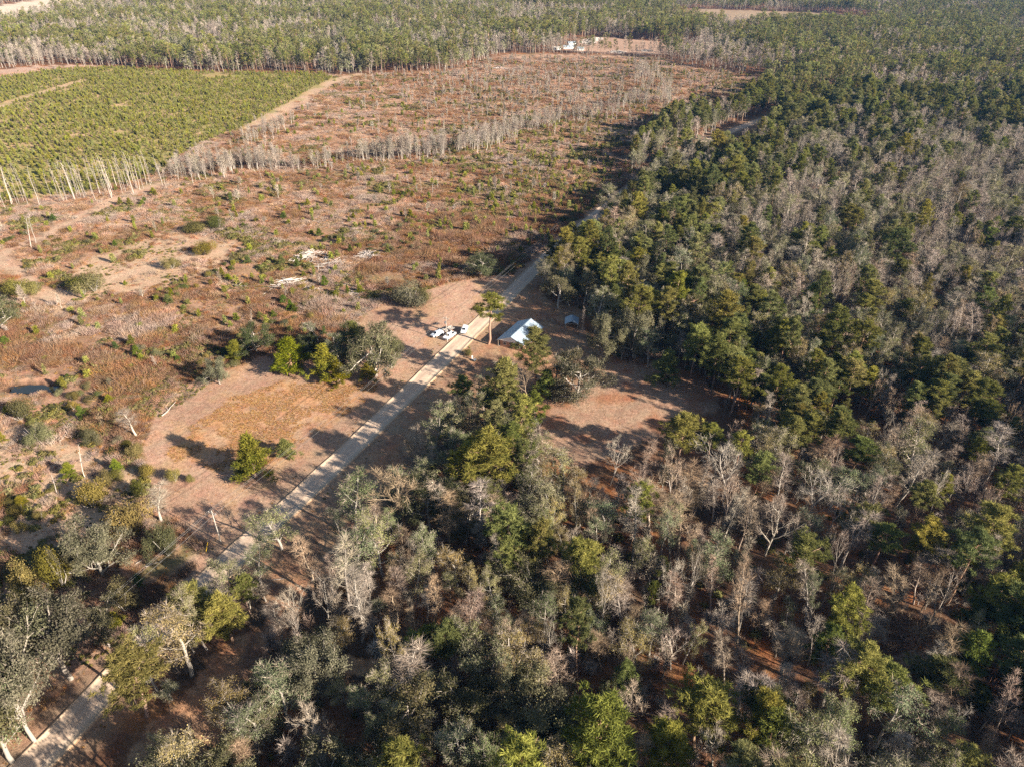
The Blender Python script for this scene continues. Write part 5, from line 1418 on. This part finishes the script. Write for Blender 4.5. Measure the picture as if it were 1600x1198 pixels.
def vehicle(name, x, y, head, kind, paint, label, cat):
    o = empty(name, x, y, h1(x, y) * 0 + .12 if road_off(np.array([x]), np.array([y]))[0] < 5 else h1(x, y), head)
    tag(o, label, cat, 'vehicles parked by the road')
    if kind == 'suv':
        part('body', loft('body', [(2.42, .80, .72, .50, .80), (2.25, .93, .86, .38, 1.0), (1.2, .96, .90, .34, 1.12), (-2.1, .96, .90, .34, 1.12), (-2.35, .92, .86, .40, 1.08)], paint), o)
        part('cabin', loft('cabin', [(1.25, .86, .84, 1.10, 1.13), (.45, .86, .70, 1.10, 1.76), (-1.75, .86, .70, 1.10, 1.80), (-2.28, .84, .78, 1.08, 1.16)], paint), o)
        glassquad('windshield', [(1.16, -.74, 1.17), (1.16, .74, 1.17), (.52, .62, 1.70), (.52, -.62, 1.70)], o)
        glassquad('rear_window', [(-2.2, -.70, 1.28), (-2.2, .70, 1.28), (-1.82, .62, 1.70), (-1.82, -.62, 1.70)], o)
        for s in (-1, 1):
            glassquad('side_window', [(.75, s * .83, 1.2), (-.55, s * .83, 1.2), (-.55, s * .745, 1.66), (.42, s * .745, 1.66)], o)
            glassquad('side_window', [(-.65, s * .83, 1.2), (-1.9, s * .83, 1.2), (-1.7, s * .745, 1.66), (-.65, s * .745, 1.66)], o)
            part('headlight', boxmesh('headlight', (2.22, s * .72 - .14, .76), (2.40, s * .72 + .14, .92), MT['lamp']), o)
            part('tail_light', boxmesh('tail_light', (-2.39, s * .82 - .07, .8), (-2.3, s * .82 + .07, 1.12), MT['red']), o)
            part('mirror', boxmesh('mirror', (.62, s * 1.0 - .1, 1.14), (.78, s * 1.0 + .1, 1.28), paint), o)
            part('roof_rail', boxmesh('roof_rail', (-1.6, s * .62 - .025, 1.79), (.3, s * .62 + .025, 1.85), MT['black']), o)
        part('bumper', boxmesh('bumper', (2.3, -.84, .38), (2.5, .84, .58), MT['black']), o)
        wheels(o, (1.5, -1.45), .86, .36)
    else:
        part('body', loft('body', [(2.75, .82, .76, .55, .92), (2.6, .96, .90, .42, 1.10), (1.35, .99, .94, .40, 1.20), (-.75, .99, .94, .40, 1.20), (-.76, .99, .94, .40, .66), (-2.7, .99, .94, .44, .66)], paint), o)
        part('cab', loft('cab', [(1.4, .90, .87, 1.18, 1.21), (.62, .90, .72, 1.18, 1.84), (-.35, .90, .73, 1.18, 1.86), (-.74, .90, .80, 1.18, 1.24)], paint), o)
        for s in (-1, 1):
            part('bed_side', boxmesh('bed_side', (-2.75, s * .93 - .07, .6), (-.77, s * .93 + .07, 1.19), paint), o)
            glassquad('side_window', [(.95, s * .87, 1.27), (-.55, s * .87, 1.27), (-.32, s * .775, 1.74), (.6, s * .775, 1.74)], o)
            part('headlight', boxmesh('headlight', (2.58, s * .76 - .14, .84), (2.74, s * .76 + .14, 1.02), MT['lamp']), o)
            part('tail_light', boxmesh('tail_light', (-2.82, s * .92 - .06, .8), (-2.75, s * .92 + .06, 1.12), MT['red']), o)
            part('mirror', boxmesh('mirror', (.78, s * 1.06 - .12, 1.2), (.94, s * 1.06 + .12, 1.4), MT['black']), o)
        part('tailgate', boxmesh('tailgate', (-2.80, -.85, .62), (-2.72, .85, 1.17), paint), o)
        part('bed_floor', boxmesh('bed_floor', (-2.71, -.85, .66), (-.78, .85, .70), MT['black']), o)
        glassquad('windshield', [(1.32, -.78, 1.25), (1.32, .78, 1.25), (.69, .65, 1.78), (.69, -.65, 1.78)], o)
        glassquad('rear_window', [(-.70, -.7, 1.33), (-.70, .7, 1.33), (-.43, .62, 1.76), (-.43, -.62, 1.76)], o)
        part('bumper', boxmesh('bumper', (2.66, -.9, .42), (2.86, .9, .66), MT['metal']), o)
        wheels(o, (1.75, -1.85), .88, .40)
    return o
def car_at(u, v): return gp(u, v, .8)
c = car_at(683, 521.5); vehicle('parked_suv', c[0], c[1], R(224), 'suv', MT['silver'], 'silver-white utility car at the left of the parked vehicles', 'car')
c = car_at(702, 524.5); vehicle('pickup_truck', c[0], c[1], R(238), 'pickup', MT['white'], 'white pickup truck in the middle beside the utility pole', 'pickup truck')
c = car_at(725.5, 515.5); vehicle('parked_suv', c[0], c[1], R(262), 'suv', MT['white'], 'white car facing down the road, right of the pickup', 'car')

# flatbed trailer with a load of cut branches
c = gp(700, 514.5, .6)
tr = empty('utility_trailer', c[0], c[1], h1(*c), R(222)); tag(tr, 'flatbed trailer carrying cut branches behind the pickup truck', 'trailer')
part('deck', boxmesh('deck', (-2.2, -1.0, .55), (2.2, 1.0, .68), MT['plank']), tr)
part('tongue', boxmesh('tongue', (2.2, -.06, .55), (3.4, .06, .63), MT['metal']), tr)
for s in (-1, 1):
    part('side_rail', boxmesh('side_rail', (-2.2, s * 1.0 - .04, .69), (2.2, s * 1.0 + .04, 1.0), MT['metal']), tr)
wheels(tr, (-.35,), 1.12, .36)
ld = bpy.data.objects.new('branch_load', SL[1]); COL.objects.link(ld); ld.location = (c[0], c[1], h1(*c) + .70); ld.scale = (.42, .22, .7); ld.rotation_euler = (0, 0, R(222))
tag(ld, 'heap of cut grey branches lying on the flatbed trailer', 'branch heap')

# ---- power line
def pole(u, v, label, transformer):
    x, y = gp(u, v)
    o = empty('utility_pole', x, y, h1(x, y), math.atan2(ROAD[7][1] - ROAD[2][1], ROAD[7][0] - ROAD[2][0]))
    tag(o, label, 'utility pole', 'utility poles along the road')
    part('pole', cyl('pole', .13, .09, -.4, 9.6, 10, MT['wood']), o)
    part('crossarm', boxmesh('crossarm', (-.06, -1.15, 8.95), (.06, 1.15, 9.08), MT['wood']), o)
    for yy in (-1.05, 0, 1.05):
        part('insulator', cyl('insulator', .06, .04, 9.08 if yy else 9.6, 9.28 if yy else 9.82, 8, MT['conc']), o, (0, yy, 0))
    part('brace', boxmesh('brace', (-.03, -.03, 0), (.03, .03, .95), MT['metal']), o, (.1, -.62, 8.35), (R(-42), 0, 0))
    if transformer:
        part('transformer', cyl('transformer', .28, .28, 6.9, 7.8, 12, MT['metal']), o, (0, .45, 0))
    return np.array([x, y]), o
p1, o1 = pole(345, 846, 'pale utility pole at the near corner of the mown field', False)
p2, o2 = pole(699, 534, 'utility pole with transformer beside the parked vehicles', True)
dd = (p2 - p1) / np.linalg.norm(p2 - p1)
nnv = np.array([-dd[1], dd[0]])
p0 = p1 - dd * 105; p3 = p2 + dd * 105
def wire(a, b, za, zb, off, sag, label, rad=.02):
    t = np.linspace(0, 1, 24)
    P = np.column_stack([a[0] + (b[0] - a[0]) * t + nnv[0] * off, a[1] + (b[1] - a[1]) * t + nnv[1] * off, za + (zb - za) * t - sag * 4 * t * (1 - t)])
    g = Geo(); g.tube(P, np.full(24, rad), 5, .5)
    o = bpy.data.objects.new('power_wire', g.mesh('power_wire', MT['wire'])); COL.objects.link(o)
    tag(o, label, 'power wire', 'power wires along the road')
for i, (a, b, seg) in enumerate(((p0, p1, 'near stretch below the near pole'), (p1, p2, 'middle stretch between the two poles'), (p2, p3, 'far stretch beyond the parked vehicles'))):
    za = h1(*(a if i else p1)); zb = h1(*(b if i < 2 else p2))
    for off, z, w in ((1.05, 9.3, 'outer'), (0, 9.83, 'top'), (-1.05, 9.3, 'road-side')):
        wire(a, b, za + z, zb + z, off, 1.3, '%s power wire, %s' % (w, seg))
gx, gy = gp(322, 862)
g = Geo(); g.tube(np.array([[p1[0], p1[1], 8.6], [gx, gy, .1]]), [.025, .025], 4, .5)
o = bpy.data.objects.new('guy_wire', g.mesh('guy_wire', MT['wire'])); COL.objects.link(o)
tag(o, 'slanting guy wire with yellow guard staying the near pole', 'guy wire')
g = Geo(); tdir = nrm(np.array([p1[0] - gx, p1[1] - gy, 8.5])); g.tube(np.array([np.array([gx, gy, .1]), np.array([gx, gy, .1]) + tdir * 2.4]), [.07, .07], 6, .5)
part('guard', g.mesh('guard', MT['yellow']), o)

# ---- small things in the yard
c = gp(738, 562); o = empty('white_post', c[0], c[1], h1(*c)); tag(o, 'short white post box beside the round yard bush', 'post')
part('post', boxmesh('post', (-.16, -.16, -.2), (.16, .16, 1.3), MT['trim']), o); part('cap', boxmesh('cap', (-.24, -.24, 1.3), (.24, .24, 1.42), MT['trim']), o); part('meter_box', boxmesh('meter_box', (.17, -.15, .7), (.34, .15, 1.15), MT['metal']), o)
c = gp(741.5, 564); o = empty('water_pump', c[0], c[1], h1(*c), .6); tag(o, 'dark well pump box next to the white post', 'pump box')
part('housing', boxmesh('housing', (-.5, -.4, -.1), (.5, .4, .55), MT['black']), o); part('lid', boxmesh('lid', (-.55, -.45, .55), (.55, .45, .62), MT['metal']), o)

# ---- far farmstead on the sandy clearing
def cabin(u, v, L, W, rz, label, roofm):
    c = gp(u, v); o = empty('farm_building', c[0], c[1], 0, rz); tag(o, label, 'farm building', 'buildings on the far clearing')
    part('wall', boxmesh('wall', (-L / 2, -W / 2, -.3), (L / 2, W / 2, 2.6), MT['trim']), o)
    part('left_roof', slab('left_roof', [(-L / 2 - .4, 0, 4.0), (L / 2 + .4, 0, 4.0), (L / 2 + .4, W / 2 + .4, 2.5), (-L / 2 - .4, W / 2 + .4, 2.5)], .1, roofm), o)
    part('right_roof', slab('right_roof', [(-L / 2 - .4, -.004, 4.0), (-L / 2 - .4, -W / 2 - .4, 2.5), (L / 2 + .4, -W / 2 - .4, 2.5), (L / 2 + .4, -.004, 4.0)], .1, roofm), o)
    for k in (-1, 1): part('window', boxmesh('window', (k * L * .25 - .5, -W / 2 - .04, 1), (k * L * .25 + .5, -W / 2 + .04, 2), MT['glass']), o)
cabin(888, 76.5, 13, 6, .1, 'long white farm building left on the far sandy clearing', MT['roof'])
cabin(907, 79.0, 8, 6, -.2, 'white farm building nearest the sand on the far clearing', MT['roof'])
cabin(893, 70.5, 10, 6, .3, 'pale blue-roofed farm building behind on the far clearing', MT['roof'])
cabin(871, 78.5, 9, 5, 0, 'low farm building at the woods side of the far clearing', MT['conc'])
cabin(1340, 102, 9, 7, .5, 'lone pale-roofed cabin deep in the far right pinewood', MT['trim'])

# ------------------------------------------------------------------ haze: one closed box of thin air round everything, the sky outside it
hz = boxmesh('haze', (-5600, -5600, -4), (5600, 5600, 126), MT['trim']); hz.materials.clear()
hm = bpy.data.materials.new('haze'); hm.use_nodes = True; t = hm.node_tree; t.nodes.clear()
ho = t.nodes.new('ShaderNodeOutputMaterial'); hv = t.nodes.new('ShaderNodeVolumePrincipled')
hv.inputs['Color'].default_value = (.14, .44, 1.0, 1); hv.inputs['Density'].default_value = .000045; hv.inputs['Anisotropy'].default_value = .2
t.links.new(hv.outputs[0], ho.inputs['Volume']); hz.materials.append(hm)
o = bpy.data.objects.new('haze', hz); COL.objects.link(o); o['kind'] = 'stuff'; o['label'] = 'thin pale haze in the air'
